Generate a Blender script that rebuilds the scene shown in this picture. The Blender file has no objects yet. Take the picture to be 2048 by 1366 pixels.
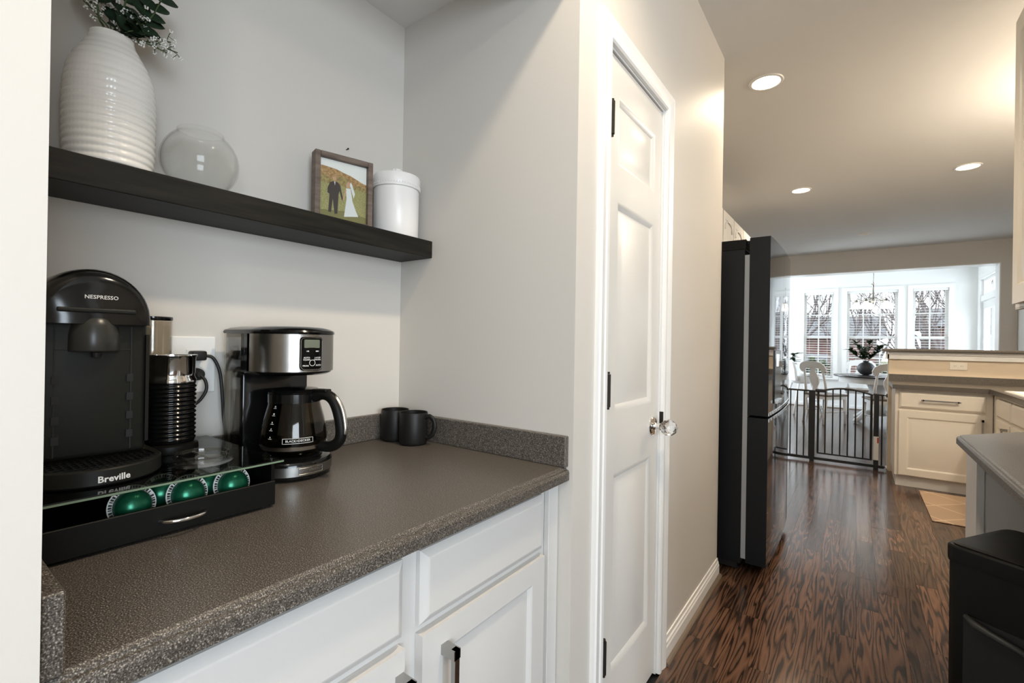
import bpy, bmesh, math, random
from mathutils import Vector, Matrix
random.seed(7)
SC = bpy.context.scene
COL = SC.collection
PI = math.pi

# ------------------------------------------------------------------ camera
F, YAW, PITCH, ROLL, CAMH = 937.27, .6337, .0012, .0162, 1.2128
_f = Vector((-math.sin(YAW)*math.cos(PITCH), math.cos(YAW)*math.cos(PITCH), math.sin(PITCH)))
_r = Vector((math.cos(YAW), math.sin(YAW), 0)); _u = _r.cross(_f)
_c, _s = math.cos(ROLL), math.sin(ROLL)
_R = _c*_r + _s*_u; _U = _c*_u - _s*_r
cam = bpy.data.cameras.new('camera'); camo = bpy.data.objects.new('camera', cam); COL.objects.link(camo)
m = Matrix.Identity(4)
for i in range(3):
    m[i][0], m[i][1], m[i][2] = _R[i], _U[i], -_f[i]
m[0][3], m[1][3], m[2][3] = 0, 0, CAMH
camo.matrix_world = m
cam.sensor_width = 36; cam.lens = F/2048*36; cam.clip_start = .02; cam.clip_end = 200
SC.camera = camo

# ------------------------------------------------------------------ world, exposure, daylight
SC.view_settings.view_transform = 'Standard'; SC.view_settings.look = 'None'
SC.view_settings.gamma = 1; SC.view_settings.use_curve_mapping = False
SC.view_settings.exposure = 0.5
W = bpy.data.worlds.new('overcast_sky'); SC.world = W; W.use_nodes = True
nt = W.node_tree; bg = nt.nodes['Background']
bg.inputs[0].default_value = (.86, .93, 1, 1); bg.inputs[1].default_value = 2.2

def area(name, loc, size, rot, power, color):
    l = bpy.data.lights.new(name, 'AREA'); l.shape = 'RECTANGLE'; l.size, l.size_y = size
    l.energy = power; l.color = color
    o = bpy.data.objects.new(name, l); COL.objects.link(o); o.location = loc; o.rotation_euler = rot
    return o
DAY = (.77, .89, 1)
area('daylight_front_window', (1.0, -3.35, 1.45), (2.2, 1.7), (PI/2, 0, PI), 90, DAY)
area('daylight_side_window', (3.3, -1.3, 1.45), (2.0, 1.6), (PI/2, 0, PI/2), 90, DAY)
area('daylight_patio_door', (1.98, 10.45, 1.25), (1.3, 2.2), (PI/2, 0, PI/2), 60, DAY)
area('added_nook_daylight', (-2.45, 10.4, 1.45), (1.4, 1.6), (PI/2, 0, -PI/2), 48, DAY)  # added lamp outside an unseen side opening, boosts daylight in the nook

# ------------------------------------------------------------------ materials
MATS = {}
def mat(name, color=(.8, .8, .8), rough=.5, metal=0., spec=.5, coat=0., trans=0., ior=1.45, emit=None, es=0., sheen=0.):
    M = bpy.data.materials.new(name); M.use_nodes = True
    b = M.node_tree.nodes['Principled BSDF']
    b.inputs['Base Color'].default_value = (*color, 1); b.inputs['Roughness'].default_value = rough
    b.inputs['Metallic'].default_value = metal; b.inputs['Specular IOR Level'].default_value = spec
    b.inputs['Coat Weight'].default_value = coat; b.inputs['Transmission Weight'].default_value = trans
    b.inputs['IOR'].default_value = ior; b.inputs['Sheen Weight'].default_value = sheen
    if emit: b.inputs['Emission Color'].default_value = (*emit, 1); b.inputs['Emission Strength'].default_value = es
    MATS[name] = M; return M
def nodes(M): return M.node_tree.nodes, M.node_tree.links, M.node_tree.nodes['Principled BSDF']
def add(N, t, **kw):
    n = N.new(t)
    for k, v in kw.items(): setattr(n, k, v)
    return n
def bump(M, scale, strength, dist=.002, detail=2., kind='ShaderNodeTexNoise', stretch=None):
    N, L, b = nodes(M)
    tc = add(N, 'ShaderNodeTexCoord'); t = add(N, kind); t.inputs['Scale'].default_value = scale
    if kind == 'ShaderNodeTexNoise': t.inputs['Detail'].default_value = detail
    src = tc.outputs['Object']
    if stretch:
        mp = add(N, 'ShaderNodeMapping'); mp.inputs['Scale'].default_value = stretch; L.new(src, mp.inputs[0]); src = mp.outputs[0]
    L.new(src, t.inputs['Vector'])
    bp = add(N, 'ShaderNodeBump'); bp.inputs['Strength'].default_value = strength; bp.inputs['Distance'].default_value = dist
    L.new(t.outputs[0], bp.inputs['Height']); L.new(bp.outputs[0], b.inputs['Normal'])
    return M
def ramp(N, stops):
    r = add(N, 'ShaderNodeValToRGB'); e = r.color_ramp.elements
    while len(e) < len(stops): e.new(.5)
    for i, (p, c) in enumerate(stops): e[i].position = p; e[i].color = (*c, 1)
    return r
def tint(M, scale, stops, stretch=None, detail=3., coord='Object'):
    N, L, b = nodes(M)
    tc = add(N, 'ShaderNodeTexCoord'); t = add(N, 'ShaderNodeTexNoise'); t.inputs['Scale'].default_value = scale; t.inputs['Detail'].default_value = detail
    src = tc.outputs[coord]
    if stretch:
        mp = add(N, 'ShaderNodeMapping'); mp.inputs['Scale'].default_value = stretch; L.new(src, mp.inputs[0]); src = mp.outputs[0]
    L.new(src, t.inputs['Vector']); r = ramp(N, stops); L.new(t.outputs[0], r.inputs[0]); L.new(r.outputs[0], b.inputs['Base Color'])
    return M

bump(mat('wall_paint', (.60, .570, .527), .55), 320, .12, .001)
bump(mat('ceiling_paint', (.74, .73, .71), .8), 260, .1, .001)
bump(mat('nook_paint', (.80, .80, .78), .7), 260, .1, .001)
mat('trim_white', (.80, .795, .78), .3)
bump(mat('door_white', (.68, .665, .635), .3), 90, .25, .0008, 3., stretch=(1, 3.5, .35))
mat('cabinet_white', (.60, .59, .575), .38)
mat('cabinet_cream', (.74, .69, .61), .38)
mat('cabinet_side', (.62, .60, .57), .5)
mat('black_matte', (.005, .005, .0045), .45, spec=.2)
mat('black_dark', (.006, .006, .006), .6)
mat('black_gloss', (.004, .004, .004), .12)
mat('mug_black', (.009, .0085, .0075), .45, spec=.35)
mat('machine_grey', (.011, .0115, .0095), .42, spec=.26)
bump(mat('steel', (.62, .60, .57), .27, 1.), 240, .06, .0005, stretch=(1, 1, .02))
mat('chrome', (.80, .80, .80), .07, 1.)
mat('nickel', (.42, .41, .39), .25, 1.)
mat('bronze_dark', (.025, .022, .018), .45, .5)
mat('rubber_black', (.01, .01, .01), .55)
mat('ceramic_white', (.86, .84, .80), .22, coat=.3)
mat('jar_white', (.82, .80, .78), .28)
mat('leaf_eucalyptus', (.035, .07, .035), .5)
mat('leaf_dark', (.03, .06, .02), .5)
mat('stem_green', (.05, .08, .025), .6)
mat('petal_white', (.78, .78, .74), .7)
mat('capsule_green', (.010, .115, .062), .28, .6)
mat('capsule_rim', (.62, .63, .62), .4)
mat('print_black', (.01, .01, .01), .5)
mat('print_white', (.75, .75, .73), .5)
mat('lcd', (.30, .33, .25), .25)
mat('outlet_white', (.80, .79, .76), .35)
mat('outlet_cream', (.80, .75, .66), .35); mat('halfwall_paint', (.66, .55, .42), .5); mat('cowl_grey', (.030, .030, .027), .3); mat('glass_edge', (.16, .22, .15), .2)
mat('fridge_side', (.007, .008, .010), .42, spec=.28)
mat('fridge_front', (.20, .205, .215), .045, 1.)
mat('fridge_grey', (.32, .34, .36), .4)
mat('gate_black', (.012, .012, .012), .4)
mat('gate_white', (.75, .74, .72), .4)
mat('label_red', (.5, .05, .02), .5)
mat('chair_white', (.80, .80, .79), .4)
mat('table_dark', (.05, .045, .045), .3)
mat('seat_wood', (.16, .12, .09), .4)
mat('vase_charcoal', (.045, .047, .052), .5)
mat('sink_white', (.85, .84, .80), .2)
mat('bag_dark', (.02, .02, .02), .5)
mat('lamp_glow', (1, .9, .75), .5, emit=(1, .86, .66), es=9.)
mat('shade_glow', (1, .93, .82), .5, emit=(1, .88, .68), es=2.2)
mat('can_white', (.8, .78, .74), .4)
mat('bark', (.17, .14, .14), .9)
tint(mat('brick', (.2, .1, .08), .85), 3, [(.3, (.16, .085, .075)), (.7, (.26, .15, .13))])
mat('roof_slate', (.12, .12, .13), .8)
mat('siding_blue', (.20, .27, .38), .6)
tint(mat('lawn', (.1, .12, .05), .95), .6, [(.3, (.12, .12, .06)), (.7, (.18, .17, .10))])
tint(mat('hedge', (.03, .05, .02), .9), 6, [(.3, (.03, .045, .02)), (.7, (.09, .12, .05))])
mat('house_window', (.05, .06, .08), .1)
mat('photo_sky', (.80, .80, .76), .35); tint(mat('photo_hill', (.42, .24, .09), .4), 160, [(.35, (.26, .14, .05)), (.65, (.52, .32, .14))], detail=5); tint(mat('photo_tree', (.30, .22, .07), .4), 190, [(.35, (.20, .14, .045)), (.65, (.40, .31, .12))], detail=5)
tint(mat('photo_grass', (.30, .27, .08), .4), 240, [(.35, (.25, .22, .07)), (.65, (.42, .39, .17))], (1, 1, 2.5), 4); mat('photo_suit', (.045, .032, .03), .4); mat('photo_dress', (.72, .73, .72), .4)
mat('photo_skin', (.55, .32, .20), .4); mat('photo_grass_dark', (.20, .18, .06), .4)
tint(mat('frame_wood', (.14, .10, .08), .6), 12, [(.3, (.10, .072, .055)), (.7, (.20, .15, .12))], (1, 1, 6))

def glass(name, tintc=(1, 1, 1), refl=.9, base=.04, rough=.02):
    M = bpy.data.materials.new(name); M.use_nodes = True; N = M.node_tree.nodes; L = M.node_tree.links; N.clear()
    o = add(N, 'ShaderNodeOutputMaterial'); t = add(N, 'ShaderNodeBsdfTransparent'); t.inputs[0].default_value = (*tintc, 1)
    g = add(N, 'ShaderNodeBsdfGlossy'); g.inputs['Roughness'].default_value = rough
    fr = add(N, 'ShaderNodeLayerWeight'); fr.inputs[0].default_value = .5
    pw = add(N, 'ShaderNodeMath', operation='POWER'); pw.inputs[1].default_value = 5.; L.new(fr.outputs['Facing'], pw.inputs[0])
    mu = add(N, 'ShaderNodeMath', operation='MULTIPLY_ADD'); mu.inputs[1].default_value = refl; mu.inputs[2].default_value = base; mu.use_clamp = True
    mx = add(N, 'ShaderNodeMixShader'); L.new(pw.outputs[0], mu.inputs[0]); L.new(mu.outputs[0], mx.inputs[0])
    L.new(t.outputs[0], mx.inputs[1]); L.new(g.outputs[0], mx.inputs[2]); L.new(mx.outputs[0], o.inputs[0])
    MATS[name] = M; return M
glass('clear_glass', (.99, .99, .985), .9, .012); glass('window_glass', (.98, .99, .99), .6, .02)
glass('smoke_glass', (.50, .47, .42)); glass('black_glass', (.42, .45, .40)); glass('tank_clear', (.90, .88, .84))
M = mat('crystal', (1, 1, 1), .0, trans=1., ior=1.52)

# laminate worktop: fine light and dark grains
M = mat('laminate', (.1, .09, .08), .33, spec=.45); N, L, b = nodes(M)
tc = add(N, 'ShaderNodeTexCoord'); n1 = add(N, 'ShaderNodeTexNoise'); n1.inputs['Scale'].default_value = 600; n1.inputs['Detail'].default_value = 1.5
L.new(tc.outputs['Object'], n1.inputs['Vector'])
r = ramp(N, [(.36, (.030, .026, .022)), (.5, (.085, .073, .062)), (.60, (.13, .115, .098)), (.70, (.36, .33, .29))])
L.new(n1.outputs[0], r.inputs[0]); L.new(r.outputs[0], b.inputs['Base Color'])
# stained oak for floor planks: contour lines of a stretched noise, different on each plank
M = mat('oak_floor', (.1, .05, .03), .19, spec=.5); N, L, b = nodes(M)
ge = add(N, 'ShaderNodeNewGeometry'); oi = add(N, 'ShaderNodeObjectInfo')
rs = add(N, 'ShaderNodeMath', operation='ADD'); L.new(ge.outputs['Random Per Island'], rs.inputs[0]); L.new(oi.outputs['Random'], rs.inputs[1])
fr = add(N, 'ShaderNodeMath', operation='FRACT'); L.new(rs.outputs[0], fr.inputs[0])
off = add(N, 'ShaderNodeMath', operation='MULTIPLY'); off.inputs[1].default_value = 61.7; L.new(fr.outputs[0], off.inputs[0])
cx = add(N, 'ShaderNodeCombineXYZ'); L.new(off.outputs[0], cx.inputs[0]); L.new(off.outputs[0], cx.inputs[1]); L.new(off.outputs[0], cx.inputs[2])
mp = add(N, 'ShaderNodeVectorMath', operation='MULTIPLY'); mp.inputs[1].default_value = (27, 1.9, 1); L.new(ge.outputs['Position'], mp.inputs[0])
ad = add(N, 'ShaderNodeVectorMath', operation='ADD'); L.new(mp.outputs[0], ad.inputs[0]); L.new(cx.outputs[0], ad.inputs[1])
no = add(N, 'ShaderNodeTexNoise'); no.inputs['Scale'].default_value = 1.; no.inputs['Detail'].default_value = 1.6; no.inputs['Roughness'].default_value = .42; no.inputs['Distortion'].default_value = .15
L.new(ad.outputs[0], no.inputs['Vector'])
mu = add(N, 'ShaderNodeMath', operation='MULTIPLY'); mu.inputs[1].default_value = 7.5; L.new(no.outputs[0], mu.inputs[0])
fc = add(N, 'ShaderNodeMath', operation='PINGPONG'); fc.inputs[1].default_value = .5; L.new(mu.outputs[0], fc.inputs[0])
fine = add(N, 'ShaderNodeTexNoise'); fine.inputs['Scale'].default_value = 1.; fine.inputs['Detail'].default_value = 4
m3 = add(N, 'ShaderNodeVectorMath', operation='MULTIPLY'); m3.inputs[1].default_value = (260, 9, 1); L.new(ge.outputs['Position'], m3.inputs[0]); L.new(m3.outputs[0], fine.inputs['Vector'])
mm = add(N, 'ShaderNodeMath', operation='MULTIPLY_ADD'); mm.inputs[1].default_value = .38; L.new(fine.outputs[0], mm.inputs[0]); L.new(fc.outputs[0], mm.inputs[2])
r = ramp(N, [(.20, (.009, .005, .0035)), (.30, (.036, .0185, .0115)), (.42, (.074, .038, .023)), (.70, (.108, .057, .035))])
L.new(mm.outputs[0], r.inputs[0])
hv = add(N, 'ShaderNodeHueSaturation'); vv = add(N, 'ShaderNodeMapRange'); vv.inputs['To Min'].default_value = .6; vv.inputs['To Max'].default_value = 1.45
L.new(fr.outputs[0], vv.inputs['Value']); L.new(vv.outputs[0], hv.inputs['Value']); L.new(r.outputs[0], hv.inputs['Color']); L.new(hv.outputs[0], b.inputs['Base Color'])
bp = add(N, 'ShaderNodeBump'); bp.inputs['Strength'].default_value = .08; bp.inputs['Distance'].default_value = .001; L.new(mm.outputs[0], bp.inputs['Height']); L.new(bp.outputs[0], b.inputs['Normal'])
# black stained shelf wood
tint(mat('shelf_wood', (.01, .01, .008), .5, spec=.25), 10, [(.35, (.004, .004, .003)), (.65, (.014, .0125, .0095))], (8, .5, 8))
# mat with a diamond print
M = mat('mat_print', (.4, .3, .2), .7); N, L, b = nodes(M)
tc = add(N, 'ShaderNodeTexCoord'); mp = add(N, 'ShaderNodeMapping'); mp.inputs['Rotation'].default_value = (0, 0, PI/4); mp.inputs['Scale'].default_value = (3.6, 3.6, 3.6)
L.new(tc.outputs['Object'], mp.inputs[0]); br = add(N, 'ShaderNodeTexBrick'); br.offset = 0; br.inputs['Scale'].default_value = 1; br.inputs['Mortar Size'].default_value = .02
br.inputs['Brick Width'].default_value = 1; br.inputs['Row Height'].default_value = 1
br.inputs['Color1'].default_value = (.36, .25, .165, 1); br.inputs['Color2'].default_value = (.30, .205, .135, 1); br.inputs['Mortar'].default_value = (.50, .37, .25, 1)
L.new(mp.outputs[0], br.inputs['Vector']); L.new(br.outputs[0], b.inputs['Base Color'])

# ------------------------------------------------------------------ mesh helpers
def box(bm, x0, x1, y0, y1, z0, z1, bev=0., seg=2):
    b2 = bmesh.new() if bev else bm
    v = [b2.verts.new((x, y, z)) for x in (x0, x1) for y in (y0, y1) for z in (z0, z1)]
    for q in ((0, 1, 3, 2), (4, 6, 7, 5), (0, 4, 5, 1), (2, 3, 7, 6), (0, 2, 6, 4), (1, 5, 7, 3)): b2.faces.new([v[i] for i in q])
    if bev:
        bmesh.ops.bevel(b2, geom=b2.edges[:], offset=bev, segments=seg, affect='EDGES', profile=.5); merge(bm, b2)
    return bm
def merge(bm, b2):
    mp = {}
    for v in b2.verts: mp[v] = bm.verts.new(v.co)
    for f in b2.faces:
        try: bm.faces.new([mp[v] for v in f.verts])
        except ValueError: pass
    b2.free()
def frame_axes(d):
    d = Vector(d).normalized(); a = Vector((0, 0, 1)) if abs(d.z) < .9 else Vector((1, 0, 0))
    u = d.cross(a).normalized(); return u, d.cross(u).normalized()
def tube(bm, pts, r, seg=8, cap=True, flat=1.):
    pts = [Vector(p) for p in pts]; rs = r if isinstance(r, (list, tuple)) else [r]*len(pts); rings = []; u = None
    for i, p in enumerate(pts):
        d = (pts[min(i+1, len(pts)-1)] - pts[max(i-1, 0)]).normalized()
        if u is None: u, _ = frame_axes(d)
        u = (u - d*u.dot(d)).normalized(); w = d.cross(u)
        rings.append([bm.verts.new(p + rs[i]*(math.cos(2*PI*k/seg)*u + flat*math.sin(2*PI*k/seg)*w)) for k in range(seg)])
    for a, b in zip(rings, rings[1:]):
        for k in range(seg): bm.faces.new((a[k], a[(k+1) % seg], b[(k+1) % seg], b[k]))
    if cap: bm.faces.new(rings[0][::-1]); bm.faces.new(rings[-1])
    return bm
def lathe(bm, prof, seg=32, c=(0, 0, 0), sx=1., sy=1., close=False):
    rings = []
    for r, z in prof:
        if r <= 1e-6: rings.append([bm.verts.new((c[0], c[1], c[2]+z))])
        else: rings.append([bm.verts.new((c[0]+r*sx*math.cos(2*PI*k/seg), c[1]+r*sy*math.sin(2*PI*k/seg), c[2]+z)) for k in range(seg)])
    pr = list(zip(rings, rings[1:]))
    if close: pr.append((rings[-1], rings[0]))
    for a, b in pr:
        for k in range(seg):
            k2 = (k+1) % seg
            if len(a) == 1 and len(b) == 1: continue
            if len(a) == 1: bm.faces.new((a[0], b[k2], b[k]))
            elif len(b) == 1: bm.faces.new((a[k], a[k2], b[0]))
            else: bm.faces.new((a[k], a[k2], b[k2], b[k]))
    return bm
def prism(bm, pts, fn, a0, a1):
    """outline pts (u,v) swept from depth a0 to a1; fn(u,v,d)->xyz"""
    A = [bm.verts.new(fn(u, v, a0)) for u, v in pts]; B = [bm.verts.new(fn(u, v, a1)) for u, v in pts]; n = len(pts)
    bm.faces.new(A[::-1]); bm.faces.new(B)
    for i in range(n): bm.faces.new((A[i], A[(i+1) % n], B[(i+1) % n], B[i]))
    return bm
def loft(bm, rings, cap=True):
    R = [[bm.verts.new(p) for p in ring] for ring in rings]; n = len(R[0])
    for a, b in zip(R, R[1:]):
        for k in range(n): bm.faces.new((a[k], a[(k+1) % n], b[(k+1) % n], b[k]))
    if cap: bm.faces.new(R[0][::-1]); bm.faces.new(R[-1])
    return bm
def xf(bm, M): bmesh.ops.transform(bm, matrix=M, verts=bm.verts[:]); return bm
def B(): return bmesh.new()
def obj(name, bm, m, parent=None, smooth=None, loc=None):
    bmesh.ops.recalc_face_normals(bm, faces=bm.faces[:])
    me = bpy.data.meshes.new(name); bm.to_mesh(me); bm.free(); me.materials.append(MATS[m])
    if smooth is not None:
        for p in me.polygons: p.use_smooth = True
        if smooth < 3: me.set_sharp_from_angle(angle=smooth)
    o = bpy.data.objects.new(name, me); COL.objects.link(o)
    if parent: o.parent = parent
    if loc: o.location = loc
    return o
def tag(o, label, cat, group=None):
    o['label'] = label; o['category'] = cat
    if group: o['group'] = group
    return o
def thing(name, label, cat, loc=(0, 0, 0), rz=0., group=None):
    o = bpy.data.objects.new(name, None); COL.objects.link(o); o.empty_display_size = .05
    o.location = loc; o.rotation_euler = (0, 0, rz); return tag(o, label, cat, group)
def struct(name, bm, m, parent=None, label=None):
    o = obj(name, bm, m, parent)
    if not parent: o['kind'] = 'structure'
    if label: o['label'] = label
    return o
def sempty(name, loc=(0, 0, 0), label=None):
    o = bpy.data.objects.new(name, None); COL.objects.link(o); o.location = loc; o['kind'] = 'structure'
    if label: o['label'] = label
    return o
def copy_part(o, parent, loc=None):
    c = o.copy(); COL.objects.link(c); c.parent = parent
    if loc: c.location = loc
    return c
def paneled(bm, fn, u0, u1, v0, v1, panels, thick=.02, dip=.009, b1=.012, flat=.012, b2=.02, rise=.006):
    """slab front with recessed, raised-field panels; fn(u,v,d): d=0 at the face, d<0 behind it"""
    def q(a): bm.faces.new([bm.verts.new(fn(*p)) for p in a])
    def rect(r, d): return [(r[0], r[2], d), (r[1], r[2], d), (r[1], r[3], d), (r[0], r[3], d)]
    ps = sorted(panels, key=lambda p: p[2]); us = [u0, ps[0][0], ps[0][1], u1]; vs = [v0] + [e for p in ps for e in (p[2], p[3])] + [v1]
    for i in range(3):
        for j in range(len(vs)-1):
            c = (us[i], us[i+1], vs[j], vs[j+1]); q(rect(c, -thick)[::-1])
            if not (i == 1 and j % 2 == 1): q(rect(c, 0))
    for p in ps:
        R = [rect(p, 0)]
        ins = 0
        for di, d in ((b1*.35, -dip*.2), (b1*.65, -dip), (flat, -dip), (b2, -dip+rise)):
            ins += di; R.append(rect((p[0]+ins, p[1]-ins, p[2]+ins, p[3]-ins), d))
        for a, b in zip(R, R[1:]):
            for k in range(4): q([a[k], a[(k+1) % 4], b[(k+1) % 4], b[k]])
        q(R[-1])
    for j in range(len(vs)-1):
        for u in (u0, u1): q([(u, vs[j], 0), (u, vs[j+1], 0), (u, vs[j+1], -thick), (u, vs[j], -thick)])
    for i in range(3):
        for v in (v0, v1): q([(us[i], v, 0), (us[i+1], v, 0), (us[i+1], v, -thick), (us[i], v, -thick)])
    bmesh.ops.remove_doubles(bm, verts=bm.verts[:], dist=1e-6)
    return bm
def text_bm(s, size, extr=.0003, bold=0., align='CENTER'):
    cu = bpy.data.curves.new('t', 'FONT'); cu.body = s; cu.size = size; cu.extrude = extr; cu.offset = bold; cu.align_x = align; cu.align_y = 'CENTER'; cu.resolution_u = 2
    o = bpy.data.objects.new('t', cu); COL.objects.link(o); bpy.context.view_layer.update()
    dg = bpy.context.evaluated_depsgraph_get(); me = bpy.data.meshes.new_from_object(o.evaluated_get(dg))
    bm = bmesh.new(); bm.from_mesh(me); bpy.data.objects.remove(o); bpy.data.curves.remove(cu); bpy.data.meshes.remove(me)
    return bm
def text(name, s, size, fn, m, parent, bold=0., sx=1.):
    bm = text_bm(s, size, .0003, bold)
    for v in bm.verts: v.co = Vector(fn(v.co.x*sx, v.co.y, v.co.z))
    return obj(name, bm, m, parent)
def catmull(pts, n=6):
    P = [Vector(p) for p in pts]; P = [P[0]*2-P[1]] + P + [P[-1]*2-P[-2]]; out = []
    for i in range(1, len(P)-2):
        for k in range(n):
            t = k/n; a, b, c, d = P[i-1:i+3]
            out.append(.5*((2*b)+(c-a)*t+(2*a-5*b+4*c-d)*t*t+(3*b-a-3*c+d)*t**3))
    out.append(P[-2]); return out
# ------------------------------------------------------------------ structure
XA, XB, Y0, Y1, Y2, ZC, ZN = -.58, -1.2535, .09, 1.06, 2.647, 2.728, 2.276
ZCT = .8943                                  # worktop height
XR, XK, YF = .96, 1.74, 9.09                 # near right wall, kitchen right wall, far header wall

def boxes(lst):
    bm = B()
    for l in lst: box(bm, *l)
    return bm
DY0, DY1, DZ = 1.243, 1.712, 2.07            # pantry door opening
struct('wall_left', boxes([(XA-.12, XA, -3.2, Y0, 0, ZC), (XA-.12, XA, Y0, Y1, 2.17, ZC), (XA-.12, XA, Y1, DY0-.02, 0, ZC),
                           (XA-.12, XA, DY0-.02, DY1+.02, DZ+.02, ZC), (XA-.12, XA, DY1+.02, Y2, 0, ZC)]), 'wall_paint', label='greige hall wall with the pantry door and coffee niche')
struct('wall_niche_back', boxes([(XB-.1, XB, Y0-.1, Y1+.1, 0, ZC)]), 'wall_paint')
struct('wall_niche_left', boxes([(XB, XA-.12, Y0-.1, Y0, 0, ZC)]), 'wall_paint')
struct('wall_niche_right', boxes([(XB, XA-.12, Y1, Y1+.1, 0, ZC)]), 'wall_paint')
struct('ceiling_niche', boxes([(XB, XA-.12, Y0, Y1, ZN, ZN+.1)]), 'ceiling_paint')
struct('wall_pantry_back', boxes([(XB-.1, XB, Y1+.1, 2.65, 0, ZC)]), 'wall_paint')
struct('wall_alcove', boxes([(-1.22, XA-.12, Y2-.12, Y2, 0, ZC)]), 'wall_paint')
struct('wall_kitchen_left', boxes([(-1.34, -1.22, Y2+.004, YF, 0, ZC)]), 'wall_paint')
struct('wall_right', boxes([(XR, XR+.12, .9, 2.78, 0, ZC)]), 'wall_paint')
struct('wall_kitchen_front', boxes([(XR+.12, XK, 2.66, 2.78, 0, ZC)]), 'wall_paint')
struct('wall_kitchen_right', boxes([(XK, XK+.12, 2.66, YF, 0, ZC)]), 'wall_paint')
struct('wall_far', boxes([(-2.4, XK+.12, YF, YF+.25, 2.41, ZC), (1.578, XK+.12, YF, YF+.25, 0, 2.41), (-2.4, -1.9, YF, YF+.25, 0, 2.41)]), 'wall_paint', label='grey header wall over the opening to the breakfast nook')
struct('trim_1', boxes([(-1.9, 1.578, YF+.003, YF+.25, 2.398, 2.41), (1.566, 1.578, YF+.003, YF+.25, 0, 2.398)]), 'trim_white', label='white lining of the nook opening')
struct('ceiling', boxes([(-1.34, XK+.12, -3.2, YF, ZC, ZC+.1), (XK+.12, 3.12, -3.2, .9, ZC, ZC+.1)]), 'ceiling_paint')
# rooms behind the camera
struct('wall_front', boxes([(XA, -.1, -3.2, -3.08, 0, ZC), (2.1, 3.12, -3.2, -3.08, 0, ZC), (-.1, 2.1, -3.2, -3.08, 0, .6), (-.1, 2.1, -3.2, -3.08, 2.3, ZC)]), 'wall_paint')
struct('wall_side', boxes([(3.0, 3.12, -3.08, -2.3, 0, ZC), (3.0, 3.12, -.3, .9, 0, ZC), (3.0, 3.12, -2.3, -.3, 0, .65), (3.0, 3.12, -2.3, -.3, 2.25, ZC)]), 'wall_paint')
struct('wall_divider', boxes([(XR+.12, 3.0, .78, .9, 0, ZC)]), 'wall_paint')
# breakfast nook
XN, YN, ZNK = 1.70, 11.4, 2.67
WINS = [(-.95, -.305), (-.225, .695), (.765, 1.40)]
WZ0, WZ1 = .60, 2.33
seg = [(-2.2, YN, WINS[0][0])]
lst = [(-2.2, WINS[0][0]+.07, YN, YN+.14, 0, ZNK), (WINS[2][1]-.07, XN, YN, YN+.14, 0, ZNK), (WINS[0][0]+.07, WINS[2][1]-.07, YN, YN+.14, 0, WZ0), (WINS[0][0]+.07, WINS[2][1]-.07, YN, YN+.14, WZ1, ZNK)]
for a, b_ in ((0, 1), (1, 2)): lst.append((WINS[a][1]-.07, WINS[b_][0]+.07, YN, YN+.14, WZ0, WZ1))
struct('wall_nook_back', boxes(lst), 'nook_paint', label='white wall with three windows at the end of the nook')
PD0, PD1 = 9.75, 11.15
struct('wall_nook_right', boxes([(XN, XN+.12, YF+.25, PD0, 0, ZNK), (XN, XN+.12, PD1, YN+.14, 0, ZNK), (XN, XN+.12, PD0, PD1, 2.03, 2.12), (XN, XN+.12, PD0, PD1, 2.40, ZNK)]), 'nook_paint')
struct('wall_nook_left', boxes([(-2.32, -2.2, YF+.25, 9.7, 0, ZNK), (-2.32, -2.2, 11.1, YN+.14, 0, ZNK), (-2.32, -2.2, 9.7, 11.1, 0, .65), (-2.32, -2.2, 9.7, 11.1, 2.25, ZNK)]), 'nook_paint')
struct('ceiling_nook', boxes([(-2.32, XN+.12, YF+.25, YN+.14, ZNK, ZNK+.1)]), 'nook_paint')

# ---- floor with oak planks
fl = struct('floor', boxes([(-2.4, 3.12, -3.2, 11.54, -.1, -.010)]), 'black_dark', label='dark stained oak plank floor')
PW = .083
unit = B(); box(unit, 0, 1, 0, 1, -.012, 0)
for e in unit.edges: pass
unit_me = bpy.data.meshes.new('plank'); bmesh.ops.recalc_face_normals(unit, faces=unit.faces[:]); unit.to_mesh(unit_me); unit.free(); unit_me.materials.append(MATS['oak_floor'])
far = B(); nrow = int((3.0+2.2)/PW)
for i in range(nrow):
    x0 = -.567 + (i-20)*PW; y = -3.05 - random.random()*.8
    if x0+PW < -2.2 or x0+PW > 3.0: continue
    while y < 11.38:
        ln = random.choice((.38, .5, .62, .75, .9, 1.1))*random.uniform(.9, 1.1); y1 = min(y+ln, 11.385)
        ya = max(y, -3.05)
        if -.6 < x0 < .95 and y1 > 1.0 and y < 6.4:
            p = bpy.data.objects.new('plank', unit_me); COL.objects.link(p); p.parent = fl
            p.location = (x0, ya, random.uniform(-.0006, 0)); p.scale = (PW-.0009, y1-ya-.0012, 1)
        elif y1 > ya+.02 and not (x0 < XA-.03 and y1 < Y2):
            box(far, x0, x0+PW-.0009, ya, y1-.0012, -.012, random.uniform(-.0006, 0))
        y = y1
pf = obj('plank_field', far, 'oak_floor', fl); pf['kind'] = 'stuff'

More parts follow.
